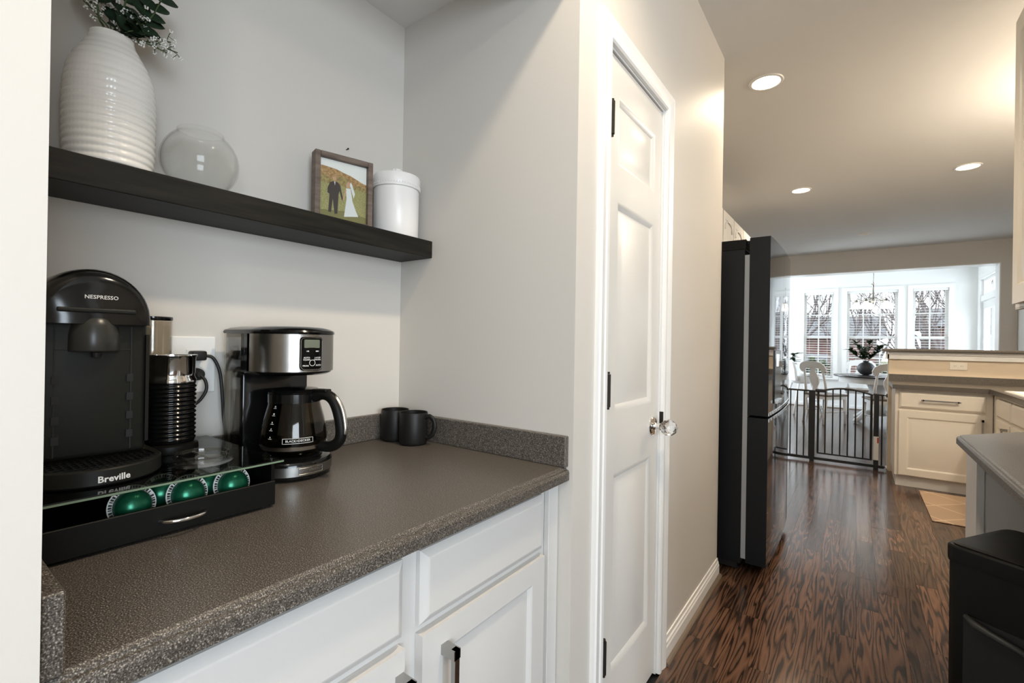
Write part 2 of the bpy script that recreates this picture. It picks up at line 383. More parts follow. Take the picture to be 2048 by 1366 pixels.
# ---- pantry door, casing, baseboards
XD = XA-.006
fd = lambda u, v, d: (XD+d, u, v)
door = sempty('door_1', (0, 0, 0), 'white pantry door with three raised panels')
pan = [(1.325, 1.643, .212, .820), (1.325, 1.643, 1.006, 1.643), (1.325, 1.643, 1.749, 1.960)]
obj('slab', paneled(B(), fd, DY0+.004, DY1-.004, .012, DZ-.004, pan, .035, .010, .020, .006, .026, .007), 'door_white', door, .4)
for z in (.312, 1.078, 1.861):
    h = obj('hinge', tube(B(), [(XA+.008, DY0+.004, z-.047), (XA+.008, DY0+.004, z+.047)], .0075, 10), 'bronze_dark', door, .6)
    bm = B(); box(bm, XD-.001, XD+.0015, DY0+.004, DY0+.022, z-.045, z+.045)
    for k in (-.034, 0, .034): tube(bm, [(XD, DY0+.016, z+k), (XD+.003, DY0+.016, z+k)], .003, 8)
    for k in (-.051, .051): tube(bm, [(XA+.008, DY0+.004, z+k-.003), (XA+.008, DY0+.004, z+k+.003)], .005, 8)
    obj('hinge_leaf', bm, 'bronze_dark', h)
KY, KZ = 1.653, .921
def along_x(bm, c): return xf(bm, Matrix.Translation(Vector(c)) @ Matrix.Rotation(PI/2, 4, 'Y'))
kn = obj('knob_rose', along_x(lathe(B(), [(0, 0), (.034, 0), (.034, .003), (.030, .007), (.016, .009), (.013, .012), (.011, .018), (.0125, .024), (.0125, .030), (.009, .032), (0, .032)], 28), (XD, KY, KZ)), 'chrome', door, .6)
kb = B(); bmesh.ops.create_icosphere(kb, subdivisions=2, radius=.0300)
obj('crystal_knob', xf(kb, Matrix.Translation((XD+.060, KY, KZ))), 'crystal', kn)
obj('strike_plate', boxes([(XD+.004, XA+.0125, DY1+.0005, DY1+.006, KZ+.0, KZ+.045)]), 'bronze_dark', door)
def casing(u_in0, u_in1, ztop, w, fn):
    """mitred moulded casing around an opening"""
    prof = [(0, 0), (0, .010), (.006, .014), (.020, .014), (.024, .011), (.040, .015), (.055, .018), (w-.004, .018), (w, .014), (w, 0)]
    bm = B(); rings = []
    for k in range(4):
        ring = []
        for o, d in prof:
            u, v = ((u_in0-o, 0), (u_in0-o, ztop+o), (u_in1+o, ztop+o), (u_in1+o, 0))[k]; ring.append(fn(u, v, d))
        rings.append(ring)
    return loft(bm, rings)
fw = lambda u, v, d: (XA+d, u, v)
cs = struct('trim_2', casing(DY0-.008, DY1+.008, DZ+.006, .062, fw), 'trim_white', label='white moulded casing around the pantry door')
obj('jamb', boxes([(XA-.12, XA-.0005, DY0-.02, DY0, 0, DZ+.02), (XA-.12, XA-.0005, DY1, DY1+.02, 0, DZ+.02), (XA-.12, XA-.0005, DY0, DY1, DZ, DZ+.02), (XA-.075, XA-.055, DY0, DY1, 0, DZ)]), 'trim_white', cs)
def baseboard(name, fn, u0, u1, h=.092):
    prof = [(0, 0), (.013, 0), (.013, h*.62), (.010, h*.70), (.010, h*.78), (.006, h*.84), (.005, h), (0, h)]
    bm = loft(B(), [[fn(u, d, z) for d, z in prof] for u in (u0, u1)]); o = struct(name, bm, 'trim_white')
    s = [(.013, 0), (.028, 0), (.027, .007), (.022, .013), (.013, .016)]
    obj('shoe_moulding', loft(B(), [[fn(u, d, z) for d, z in s] for u in (u0, u1)]), 'seat_wood', o)
    return o
baseboard('baseboard_left', lambda u, d, z: (XA+d, u, z), DY1+.0705, Y2)
baseboard('baseboard_far', lambda u, d, z: (u, YF-d, z), 1.578, XK)
baseboard('baseboard_nook', lambda u, d, z: (u, YN-d, z), -2.19, XN-.01)
baseboard('baseboard_front', lambda u, d, z: (XA+d, u, z), -3.0, Y0)

# ---- nook windows, blinds, patio door
def window(n, x0, x1):
    w = sempty('window_%d' % n, (0, 0, 0), ('left', 'middle', 'right')[n-1] + ' double-hung window of the breakfast nook')
    bm = B()
    for a in ((x0, x0+.07), (x1-.07, x1)): box(bm, a[0], a[1], YN-.02, YN, WZ0-.01, WZ1+.06)
    box(bm, x0+.07, x1-.07, YN-.02, YN, WZ1-.01, WZ1+.06); box(bm, x0-.02, x1+.02, YN-.05, YN, WZ0-.035, WZ0-.01)
    obj('window_casing', bm, 'trim_white', w)
    i0, i1 = x0+.07, x1-.07; zm = 1.42
    for nm, za, zb, yy in (('upper_sash', zm-.02, WZ1, YN+.09), ('lower_sash', WZ0, zm+.02, YN+.055)):
        bm = B(); t = .042
        for a in ((i0, i0+t), (i1-t, i1)): box(bm, a[0], a[1], yy, yy+.03, za, zb)
        for a in ((za, za+t), (zb-t, zb)): box(bm, i0+t, i1-t, yy, yy+.03, a[0], a[1])
        s = obj(nm, bm, 'trim_white', w)
        nx = 3 if x1-x0 > .8 else 2
        for k in range(1, nx):
            xm = i0+(i1-i0)*k/nx; obj('muntin', boxes([(xm-.011, xm+.011, yy+.004, yy+.026, za+t, zb-t)]), 'trim_white', s)
        zz = (za+zb)/2; obj('muntin', boxes([(i0+t, i1-t, yy+.006, yy+.024, zz-.011, zz+.011)]), 'trim_white', s)
        obj('pane', boxes([(i0+t, i1-t, yy+.013, yy+.017, za+t, zb-t)]), 'window_glass', s)
    bl = thing('window_blind', 'white slatted blind hanging open in the ' + ('left', 'middle', 'right')[n-1] + ' nook window', 'blind', ((x0+x1)/2, YN+.03, 0))
    hw = (i1-i0)/2-.006
    obj('headrail', boxes([(-hw, hw, -.022, .022, WZ1-.055, WZ1-.002)]), 'trim_white', bl)
    sl = B(); box(sl, -hw, hw, -.021, .021, -.0014, .0014); xf(sl, Matrix.Rotation(.10, 4, 'X')); first = obj('slat', sl, 'trim_white', bl, loc=(0, 0, WZ0+.07))
    z = WZ0+.118
    while z < WZ1-.07:
        copy_part(first, bl, (0, 0, z)); z += .048
    obj('bottom_rail', boxes([(-hw, hw, -.021, .021, WZ0+.012, WZ0+.03)]), 'trim_white', bl)
    for k in (-.62, .62): obj('ladder_cord', tube(B(), [(k*hw, -.023, WZ0+.02), (k*hw, -.023, WZ1-.03)], .0015, 5), 'trim_white', bl)
for n, (a, b_) in enumerate(WINS): window(n+1, a, b_)
dr = sempty('door_2', (0, 0, 0), 'white glazed patio door in the nook side wall')
bm = B(); t = .10
for a in ((PD0+.01, PD0+.01+t), (PD1-.01-t, PD1-.01), ((PD0+PD1)/2-.09, (PD0+PD1)/2+.09)): box(bm, XN+.03, XN+.07, a[0], a[1], .01, 2.02)
for a in ((.01, .2), (1.9, 2.02)):
    for c_ in ((PD0+.11, (PD0+PD1)/2-.09), ((PD0+PD1)/2+.09, PD1-.11)): box(bm, XN+.03, XN+.07, c_[0], c_[1], a[0], a[1])
obj('door_frame', bm, 'trim_white', dr)
for a in ((PD0+.11, (PD0+PD1)/2-.09), ((PD0+PD1)/2+.09, PD1-.11)): obj('pane', boxes([(XN+.045, XN+.05, a[0], a[1], .2, 1.9)]), 'window_glass', dr)
obj('door_handle', tube(B(), [(XN+.03, (PD0+PD1)/2+.05, .98), (XN-.01, (PD0+PD1)/2+.05, .98), (XN-.01, (PD0+PD1)/2-.04, .98)], .008, 8), 'chrome', dr)
tr = sempty('window_4', (0, 0, 0), 'transom window over the patio door')
bm = B()
for a in ((PD0, PD0+.05), (PD1-.05, PD1), ((PD0+PD1)/2-.03, (PD0+PD1)/2+.03)): box(bm, XN+.03, XN+.07, a[0], a[1], 2.12, 2.40)
for a in ((2.12, 2.16), (2.36, 2.40)):
    for c_ in ((PD0+.05, (PD0+PD1)/2-.03), ((PD0+PD1)/2+.03, PD1-.05)): box(bm, XN+.03, XN+.07, c_[0], c_[1], a[0], a[1])
obj('window_frame', bm, 'trim_white', tr); obj('pane', boxes([(XN+.045, XN+.05, PD0+.05, PD1-.05, 2.16, 2.36)]), 'window_glass', tr)
struct('trim_3', casing(PD0-.005, PD1+.005, 2.405, .07, lambda u, v, d: (XN-d, u, v)), 'trim_white', label='white casing around the patio door and transom')

# ------------------------------------------------------------------ recessed lamps
def downlight(x, y, label, power, r=.078):
    t = thing('recessed_light', label, 'ceiling light', (x, y, ZC), group='recessed ceiling lights')
    obj('trim_ring', lathe(B(), [(r-.006, -.001), (r-.004, -.006), (r+.008, -.005), (r+.012, 0), (r+.012, .004), (r-.006, .004)], 36, close=True), 'can_white', t, .7)
    obj('lens', lathe(B(), [(0, -.0015), (r-.008, -.0015), (r-.008, .002), (0, .002)], 32), 'lamp_glow', t)
    l = bpy.data.lights.new('downlight_lamp', 'SPOT'); l.energy = power; l.color = (1, .83, .62); l.spot_size = math.radians(150); l.spot_blend = .7; l.shadow_soft_size = .07
    o = bpy.data.objects.new('downlight_lamp', l); COL.objects.link(o); o.parent = t; o.location = (0, 0, -.02)
    return t
downlight(-.436, 3.014, 'glowing round recessed ceiling light nearest the pantry wall corner', 50)
downlight(-.45, 5.30, 'small glowing recessed ceiling light seen above the fridge', 50)
downlight(.727, 5.35, 'glowing recessed ceiling light on the right above the sink counter', 50)
downlight(-.12, .86, 'recessed ceiling light over the hall in front of the coffee niche', 60)
downlight(.70, -1.4, 'recessed ceiling light in the room behind the niche hall', 30)
sd = thing('smoke_detector', 'small flat white round detector on the far kitchen ceiling', 'detector', (.064, 7.759, ZC))
obj('detector_body', lathe(B(), [(0, -.022), (.045, -.022), (.06, -.014), (.066, 0), (0, 0)], 28), 'can_white', sd, .6)
obj('grille', lathe(B(), [(.02, -.0225), (.035, -.0225), (.035, -.025), (.02, -.025)], 24, close=True), 'can_white', sd, .6)

def add_fill_light(x, y, label, power):  # added bowl lamps, unseen, to lift the warm light on ceiling and walls
    t = thing('added_bowl_light', label, 'ceiling light', (x, y, ZC), group='added bowl lights out of view')
    obj('ceiling_pan', lathe(B(), [(0, 0), (.09, 0), (.085, -.025), (.02, -.03), (.012, -.16), (0, -.16)], 32), 'nickel', t, .7)
    obj('glass_bowl_shade', lathe(B(), [(.010, -.235), (.08, -.225), (.14, -.195), (.17, -.155), (.166, -.155), (.137, -.190), (.078, -.219), (.010, -.229)], 40, close=True), 'window_glass', t, .9)
    obj('bulb', lathe(B(), [(0, -.205), (.02, -.20), (.028, -.182), (.018, -.165), (0, -.162)], 20), 'lamp_glow', t, .9)
    l = bpy.data.lights.new('added_fill_lamp', 'POINT'); l.energy = power; l.color = (1, .86, .68); l.shadow_soft_size = .05
    o = bpy.data.objects.new('added_fill_lamp', l); COL.objects.link(o); o.parent = t; o.location = (0, 0, -.26)
add_fill_light(1.30, 3.75, 'added fill bowl light in the kitchen, out of view behind the right wall cabinet', 58)
add_fill_light(.75, -.75, 'added fill bowl light in the room behind the hall', 12)
# ------------------------------------------------------------------ coffee niche: cabinet and worktop
XF = -.615                                   # drawer and door faces
cab = thing('base_cabinet', 'white base cabinet with two drawers and two doors under the coffee counter', 'cabinet', (XF-.02, .575, 0))
def L_(o): return Vector(o.location)
def lb(o, lst, bev=0.):
    bm = B(); c = o.location
    for a in lst: box(bm, a[0]-c.x, a[1]-c.x, a[2]-c.y, a[3]-c.y, a[4]-c.z, a[5]-c.z, bev)
    return bm
obj('carcass', lb(cab, [(XB+.01, XF-.041, Y0+.004, Y1-.004, .10, ZCT-.0395)]), 'cabinet_white', cab)
obj('face_frame', lb(cab, [(XF-.04, XF-.02, Y0+.003, Y1-.003, .10, ZCT-.0395)]), 'cabinet_white', cab)
obj('toe_kick', lb(cab, [(XB+.05, XF-.09, Y0+.004, Y1-.004, 0, .0995)]), 'cabinet_white', cab)
obj('filler_strip', lb(cab, [(XF-.0195, XF-.004, 1.012, Y1-.003, .10, ZCT-.0395)], .002), 'cabinet_white', cab)
def slab_front(name, par, fn, u0, u1, v0, v1, m='cabinet_white'):
    """drawer front with a wide chamfered edge"""
    bm = B(); R = []
    for ins, d in ((0, -.0195), (0, -.010), (.004, -.007), (.013, -.001), (.016, 0)): R.append([fn(u, v, d) for u, v in ((u0+ins, v0+ins), (u1-ins, v0+ins), (u1-ins, v1-ins), (u0+ins, v1-ins))])
    return obj(name, loft(bm, R), m, par)
def bar_pull(par, fn, u0, v0, u1, v1, m='nickel'):
    """square bar pull standing on two feet"""
    bm = B(); h = .006
    if abs(u1-u0) < 1e-6:
        prism(bm, [(u0-h, v0), (u0+h, v0), (u0+h, v1), (u0-h, v1)], fn, .024, .034)
        for v in (v0, v1-.018): prism(bm, [(u0-h*1.4, v), (u0+h*1.4, v), (u0+h*1.4, v+.018), (u0-h*1.4, v+.018)], fn, -.001, .034)
    else:
        prism(bm, [(u0, v0-h), (u1, v0-h), (u1, v0+h), (u0, v0+h)], fn, .022, .030)
        for u in (u0+.01, u1-.02): prism(bm, [(u, v0-h), (u+.01, v0-h), (u+.01, v0+h), (u, v0+h)], fn, -.001, .030)
    return obj('handle', bm, m, par)
fc_ = lambda u, v, d: (XF+d-cab.location.x, u-cab.location.y, v)
for k, (u0, u1) in enumerate(((.125, .543), (.583, .988))):
    slab_front('drawer', cab, fc_, u0, u1, .702, .836)
    d = obj('door', paneled(B(), fc_, u0, u1, .125, .686, [(u0+.052, u1-.052, .18, .634)], .0195, .009, .010, .004, .030, .007), 'cabinet_white', cab, .35)
    bar_pull(d, fc_, (u1-.012 if k == 0 else u0+.055), .50, (u1-.012 if k == 0 else u0+.055), .648)

top = thing('countertop', 'dark speckled laminate worktop with backsplash in the coffee niche', 'countertop', (-.9, .575, ZCT))
c = top.location
prof = [(XB+.001, -.038), (-.600, -.038), (-.5895, -.034), (-.589, -.014), (-.592, -.0075), (-.597, -.0072), (-.599, -.003), (-.604, 0), (XB+.001, 0)]
obj('worktop', loft(B(), [[(x-c.x, y-c.y, z) for x, z in prof] for y in (Y0+.001, Y1-.001)]), 'laminate', top)
for nm, q in (('back_splash', (XB+.001, XB+.019, Y0+.001, Y1-.001)), ('side_splash', (XB+.0195, -.592, Y1-.019, Y1-.001)), ('side_splash', (XB+.0195, -.592, Y0+.001, Y0+.019))):
    bm = B(); box(bm, q[0]-c.x, q[1]-c.x, q[2]-c.y, q[3]-c.y, .0003, .0795, .002, 1); obj(nm, bm, 'laminate', top)

# ------------------------------------------------------------------ shelf and what stands on it
ZS = 1.532
shf = thing('floating_shelf', 'thick black stained wood shelf floating on the niche wall', 'shelf', (-1.178, .575, 1.478))
bm = B(); box(bm, -1.2525+1.178, -1.102+1.178, Y0+.001-.575, Y1-.001-.575, 0, ZS-1.478, .0018, 2); obj('shelf_board', bm, 'shelf_wood', shf)
obj('mounting_rail', boxes([(-.0752, -.0746, -.40, .40, .015, .04)]), 'black_dark', shf)
# ribbed vase
vs = thing('ribbed_vase', 'tall white ribbed ceramic vase at the left end of the shelf', 'vase', (-1.176, .268, ZS))
pr = [(0, 0), (.060, 0)]
def vr(z):
    P = [(0, .067), (.05, .070), (.12, .0708), (.160, .0695), (.188, .065), (.212, .056), (.232, .045), (.246, .0375), (.256, .0345), (.27, .034)]
    for (a, ra), (b2, rb) in zip(P, P[1:]):
        if a <= z <= b2: return ra+(rb-ra)*(z-a)/(b2-a)
    return .0335
nz = 150
for i in range(nz+1):
    z = .002+.258*i/nz; per = .0125 + .0*z; ph = (z/.0135) % 1
    amp = .0026 if z < .11 else .0026*max(.22, 1-(z-.11)/.11)
    if z > .238: amp = 0
    pr.append((vr(z)+amp*(abs(math.sin(PI*ph))-.6), z))
pr += [(.031, .2605), (.029, .256), (.040, .225), (.058, .18), (.062, .02), (0, .018)]
vbm = lathe(B(), pr, 168)
for v in vbm.verts:
    rr_ = math.hypot(v.co.x, v.co.y)
    if rr_ > .0635 and .004 < v.co.z < .19:
        k = 1+.0075*math.cos(56*math.atan2(v.co.y, v.co.x))*(1-abs(math.sin(PI*((v.co.z/.0135) % 1)))); v.co.x *= k; v.co.y *= k
vb = obj('vase_body', vbm, 'ceramic_white', vs, 1.2)
# fish-bowl
bw = thing('glass_bowl', 'clear round glass bowl beside the ribbed vase', 'bowl', (-1.176, .424, ZS))
pb = [(0, .001), (.035, .001)]
for i in range(25):
    a = -1.05 + i*(1.05+.98)/24; pb.append((.0745*math.cos(a), .066+.0745*math.sin(a)))
rim = pb[-1]; pb += [(rim[0]+.003, rim[1]+.004), (rim[0]+.001, rim[1]+.006), (rim[0]-.0015, rim[1]+.003)]
for i in range(24, -1, -1):
    a = -1.05 + i*(1.05+.98)/24; pb.append((.0722*math.cos(a), .066+.0722*math.sin(a)))
pb += [(0, .004)]
obj('bowl_glass', lathe(B(), pb, 48), 'clear_glass', bw, 3.)
# picture frame
fm = thing('picture_frame', 'rustic brown wooden frame with a wedding photograph on the shelf', 'picture frame', (-1.163, .779, ZS), -.25)
hw, H, fwid = .0815, .196, .0150
for nm, q in (('frame_side', (-hw, -hw+fwid, 0, H)), ('frame_side', (hw-fwid, hw, 0, H)), ('frame_rail', (-hw+fwid, hw-fwid, 0, fwid)), ('frame_rail', (-hw+fwid, hw-fwid, H-fwid, H))):
    bm = B(); box(bm, -.034, 0, q[0]+.0002, q[1]-.0002, q[2]+.0002, q[3]-.0002, .0012, 1); obj(nm, bm, 'frame_wood', fm)
obj('backing', boxes([(-.033, -.030, -hw+fwid, hw-fwid, fwid, H-fwid)]), 'black_dark', fm)
pw, p0, p1 = hw-fwid, fwid, H-fwid
ph = obj('photograph', boxes([(-.0298, -.0140, -pw, pw, p0, p1)]), 'photo_sky', fm)
fp = lambda lay: (lambda u, v, d: (-.0140+.0002*lay+d, u*pw, p0+v*(p1-p0)))
def shape(nm, lay, m, pts): obj(nm, prism(B(), pts, fp(lay), 0, .00015), m, ph)
shape('printed_hill', 1, 'photo_hill', [(-1, .3), (1, .3), (1, .70), (.8, .72), (.55, .76), (.3, .80), (.05, .82), (-.3, .86), (-.6, .87), (-.85, .88), (-1, .87)])
shape('printed_trees', 2, 'photo_tree', [(-1, .55), (1, .5), (1, .62), (.7, .66), (.4, .62), (.2, .72), (-.05, .76), (-.3, .72), (-.5, .68), (-.8, .74), (-1, .72)])
shape('printed_meadow', 3, 'photo_grass', [(-1, 0), (1, 0), (1, .56), (.4, .58), (-.3, .59), (-1, .60)])
shape('printed_path', 4, 'photo_grass_dark', [(-1, .0), (1, .0), (1, .12), (.2, .18), (-1, .14)])
shape('printed_groom', 5, 'photo_suit', [(-.62, .12), (-.50, .12), (-.44, .35), (-.36, .10), (-.24, .11), (-.20, .45), (-.16, .50), (-.08, .38), (-.02, .34), (-.02, .39), (-.14, .60), (-.24, .64), (-.40, .65), (-.56, .62), (-.66, .52), (-.66, .44), (-.58, .42)])
shape('printed_face', 5, 'photo_skin', [(-.42, .66), (-.34, .655), (-.30, .69), (-.33, .72), (-.41, .725), (-.45, .69)])
shape('printed_shirt', 6, 'photo_dress', [(-.40, .645), (-.34, .645), (-.36, .58)])
shape('printed_gown', 5, 'photo_dress', [(.04, .08), (.66, .12), (.56, .20), (.40, .36), (.34, .50), (.30, .58), (.10, .57), (.12, .48), (.14, .40)])
shape('printed_bride_face', 5, 'photo_skin', [(.14, .58), (.26, .585), (.30, .62), (.28, .68), (.20, .69), (.14, .66), (.10, .60)])
shape('printed_veil', 6, 'photo_dress', [(.30, .69), (.36, .66), (.50, .50), (.44, .42), (.36, .52), (.27, .64)])
shape('printed_arm', 6, 'photo_skin', [(-.03, .36), (.03, .36), (.13, .54), (.09, .57)])
obj('glazing', boxes([(-.0120, -.0112, -pw+.0005, pw-.0005, p0+.0005, p1-.0005)]), 'window_glass', fm)
# canister
cn = thing('canister', 'white lidded ceramic canister in the shelf corner', 'canister', (-1.176, .972, ZS))
obj('canister_body', lathe(B(), [(0, 0), (.066, 0), (.069, .004), (.0695, .10), (.0695, .150), (.066, .152), (.064, .15), (.063, .01), (0, .009)], 56), 'jar_white', cn, .7)
ld = obj('canister_lid', lathe(B(), [(.0705, .150), (.0735, .151), (.0738, .156), (.0718, .159), (.0728, .163), (.0735, .186), (.071, .1915), (.069, .1925), (.0685, .1905), (.062, .194), (.02, .198), (0, .199)], 56), 'jar_white', cn, .5)
kb = lathe(B(), [(.006, .197), (.007, .202), (.012, .206), (.016, .212), (.014, .218), (.006, .221), (0, .2215)], 24)
for v in kb.verts:
    a = math.atan2(v.co.y, v.co.x); s = 1+.10*math.cos(8*a); v.co.x *= s; v.co.y *= s
obj('lid_knob', kb, 'jar_white', ld, .8)
bm = B()
for k in range(56):
    a = 2*PI*k/56; bmesh.ops.create_icosphere(bm, subdivisions=1, radius=.0018, matrix=Matrix.Translation((.0728*math.cos(a), .0728*math.sin(a), .161)))
obj('bead_border', bm, 'jar_white', ld, 3.)
nl = thing('wall_nail', 'tiny dark nail in the wall above the picture frame', 'nail', (XB, .841, 1.787))
obj('nail_shank', tube(B(), [(-.004, 0, 0), (.010, 0, .001)], .0012, 8), 'bronze_dark', nl); obj('nail_head', tube(B(), [(.0095, 0, .001), (.011, 0, .001)], .0028, 10), 'bronze_dark', nl)

# ---- stems in the vase
MOUTH = Vector((-1.176, .268, ZS+.252))
def leaf(bm, p, d, ln, wd, up=(0, 0, 1)):
    d = Vector(d).normalized(); n = Vector(up); s = d.cross(n).normalized(); n = s.cross(d).normalized(); prv = None; p = Vector(p)
    for i in range(7):
        t = i/6; w = wd*math.sin(PI*min(1, .06+t*.94))**.7*(1 if t < 1 else .05); z = -.25*ln*t*t
        c0 = p+d*(ln*t)+n*z; cur = [bm.verts.new(c0-s*w+n*w*.25), bm.verts.new(c0), bm.verts.new(c0+s*w+n*w*.25)]
        if prv:
            bm.faces.new((prv[0], prv[1], cur[1], cur[0])); bm.faces.new((prv[1], prv[2], cur[2], cur[1]))
        prv = cur
    return bm
def thicken(bm, t):
    g = bmesh.ops.solidify(bm, geom=bm.faces[:], thickness=t); return bm
def eucalyptus(label, pts, n0, seed, size):
    rnd = random.Random(seed); t = thing('eucalyptus_stem', label, 'plant stem', MOUTH-Vector((0, 0, .2)), group='stems in the ribbed vase')
    P = catmull([(0, 0, .012)]+[tuple(Vector(p)+Vector((0, 0, .2))) for p in pts], 8)
    obj('stem', tube(B(), P, [.0022-.0010*i/len(P) for i in range(len(P))], 7), 'stem_green', t, 3.)
    for i in range(n0, len(P)-1, 3):
        d = (P[i+1]-P[i]).normalized()
        for sgn in (-1, 1):
            dirv = (d*.5+Vector((rnd.uniform(.0, .5), sgn*rnd.uniform(.7, 1.1), rnd.uniform(-.2, .4))))
            obj('leaf', thicken(leaf(B(), P[i], dirv, size*rnd.uniform(.85, 1.15), size*.48, (rnd.uniform(.5, 1), rnd.uniform(-.4, .4), .4)), .0006), 'leaf_eucalyptus', t, 3.)
    return t
eucalyptus('dark green eucalyptus stem rising straight from the ribbed vase', [(.004, .0, 0), (.01, .012, .05), (.02, .02, .12), (.03, .028, .20)], 14, 3, .030)
eucalyptus('eucalyptus stem with round leaves leaning right out of the vase', [(.006, .004, 0), (.02, .030, .035), (.03, .055, .07), (.035, .075, .13)], 14, 5, .030)
eucalyptus('bare dark twig with a few leaves leaning left out of the vase', [(.002, -.010, 0), (.012, -.022, .03), (.018, -.03, .07), (.02, -.05, .12)], 22, 8, .034)
eucalyptus('short low eucalyptus stem bending over the vase rim', [(.010, -.004, 0), (.022, .008, .012), (.032, .022, .022), (.036, .04, .030)], 16, 9, .026)
def gyp(label, dirs, seed):
    rnd = random.Random(seed); t = thing('baby_breath_sprig', label, 'flower sprig', MOUTH-Vector((0, 0, .2)), group='flower sprigs in the ribbed vase')
    st = B(); fl_ = B()
    base = Vector((0, 0, .012))
    def flower(p):
        for k in range(4):
            a = 2*PI*k/4+rnd.random(); q = p+.0026*Vector((rnd.uniform(.2, .9)*.4, math.cos(a), math.sin(a)))
            bmesh.ops.create_icosphere(fl_, subdivisions=1, radius=.0019, matrix=Matrix.Translation(q))
    for d in dirs:
        P = catmull([base, (0, 0, .2), tuple(Vector((0, 0, .2))+Vector(d)*.5+Vector((0, 0, .012))), tuple(Vector((0, 0, .2))+Vector(d))], 6)
        tube(st, P, .0011, 5)
        for i in range(11, len(P), 2):
            for k in range(2):
                dd = Vector((rnd.uniform(-.1, .7), rnd.uniform(-1, 1), rnd.uniform(-.7, 1))).normalized()*rnd.uniform(.012, .028); q = P[i]+dd
                tube(st, [P[i], P[i]+dd*.5+Vector((0, 0, .002)), q], .0007, 4); flower(q)
                q2 = P[i]+dd*.6+Vector((0, rnd.uniform(-.012, .012), rnd.uniform(-.01, .012))); tube(st, [P[i]+dd*.5, q2], .0006, 4); flower(q2)
    obj('stem', st, 'stem_green', t, 3.); f = obj('flowers', fl_, 'petal_white', t, 3.); f['kind'] = 'stuff'
gyp('spray of tiny white flowers hanging right of the ribbed vase', [(.04, .085, .03), (.05, .075, .0), (.045, .095, .012)], 4)
gyp('tiny white flowers among the eucalyptus above the vase', [(.03, .03, .05), (.02, .045, .065)], 6)
gyp('thin flower twig with white blossoms at the left of the vase', [(.012, -.045, .05), (.012, -.02, .09)], 11)
# ------------------------------------------------------------------ capsule drawer with machines on it
ZG = .983
dw = thing('capsule_drawer', 'low black capsule drawer with a dark glass top on the counter', 'drawer unit', (-1.05, .283, ZCT))
def D(lst, bev=0.):
    bm = B()
    for a in lst: box(bm, a[0]+1.05, a[1]+1.05, a[2]-.283, a[3]-.283, a[4]-ZCT, a[5]-ZCT, bev, 1)
    return bm
obj('glass_top', D([(-1.228, -.876, .112, .466, .9770, ZG)], .0025), 'black_glass', dw)
obj('glass_edge', D([(-.8758, -.8748, .114, .464, .9785, .9815)]), 'glass_edge', dw)
obj('side_panel', D([(-1.22, -.888, .118, .124, ZCT+.004, .9768)]), 'black_gloss', dw)
obj('side_panel', D([(-1.22, -.888, .447, .453, ZCT+.004, .9768)]), 'black_gloss', dw)
obj('back_panel', D([(-1.224, -1.2205, .118, .453, ZCT+.004, .9768)]), 'black_matte', dw)
obj('base_panel', D([(-1.22, -.888, .1245, .4465, ZCT+.004, ZCT+.008)]), 'black_matte', dw)
df = obj('drawer_front', D([(-.8875, -.8815, .119, .452, ZCT+.005, .944)], .001), 'black_matte', dw)
obj('drawer_tray', D([(-1.20, -.889, .130, .441, .9080, .9105)]), 'black_matte', dw)
bm = B(); P = [(-.8815+.020*math.sin(PI*k/14)+1.05, .302-.032*math.cos(PI*k/14)-.283, .921-ZCT) for k in range(15)]
tube(bm, P, .0030, 8); obj('handle', bm, 'chrome', df, 3.)
for (x, y) in ((-.90, .128), (-.90, .443), (-1.205, .128), (-1.205, .443)):
    obj('foot', lathe(B(), [(0, 0), (.006, 0), (.006, .0045), (0, .0045)], 12, (x+1.05, y-.283, 0)), 'rubber_black', dw)
obj('glass_pad', lathe(B(), [(0, 0), (.009, 0), (.009, .0012), (0, .0012)], 16, (-.888+1.05, .452-.283, ZG-ZCT)), 'clear_glass', dw)
# capsules
cp = thing('coffee_capsule', 'green capsule leftmost in the open drawer, below the espresso machine', 'capsule', (-.925, .2455, .9432), group='green coffee capsules')
cp.rotation_euler = (0, math.radians(80), 0); cp.scale = (1.065, 1.065, 1.065)
obj('dome', lathe(B(), [(.0235, -.0008), (.0235, .004), (.0225, .010), (.019, .0165), (.013, .021), (.006, .0232), (0, .0238)], 40), 'capsule_green', cp, 1.2)
obj('rim', lathe(B(), [(.0238, -.001), (.0300, -.001), (.0302, 0), (.0300, .001), (.0238, .001)], 48, close=True), 'capsule_rim', cp, .6)
bm = B()
for k in range(44):
    if k % 11 in (3,): continue
    a0 = 2*PI*k/44; a1 = a0+2*PI/44*(.75 if k % 3 else .45); r0, r1 = .0243, .0286
    bm.faces.new([bm.verts.new((r*math.cos(a), r*math.sin(a), .0012)) for r, a in ((r0, a0), (r1, a0), (r1, a1), (r0, a1))])
obj('rim_code', thicken(bm, .0001), 'print_black', cp)
bm = B()
for k in range(7):
    a = 2*PI*k/7+.2; pts = [(.0236*math.cos(a), .0236*math.sin(a), .004), (.0195*math.cos(a+.1), .0195*math.sin(a+.1), .0162), (.012*math.cos(a+.25), .012*math.sin(a+.25), .0216)]; tube(bm, pts, .0004, 4)
obj('crease', bm, 'capsule_green', cp)
def copy_tree(o):
    r2 = o.copy(); COL.objects.link(r2)
    for ch in o.children:
        c2 = copy_part(ch, r2)
        for g in ch.children: copy_part(g, c2)
    return r2
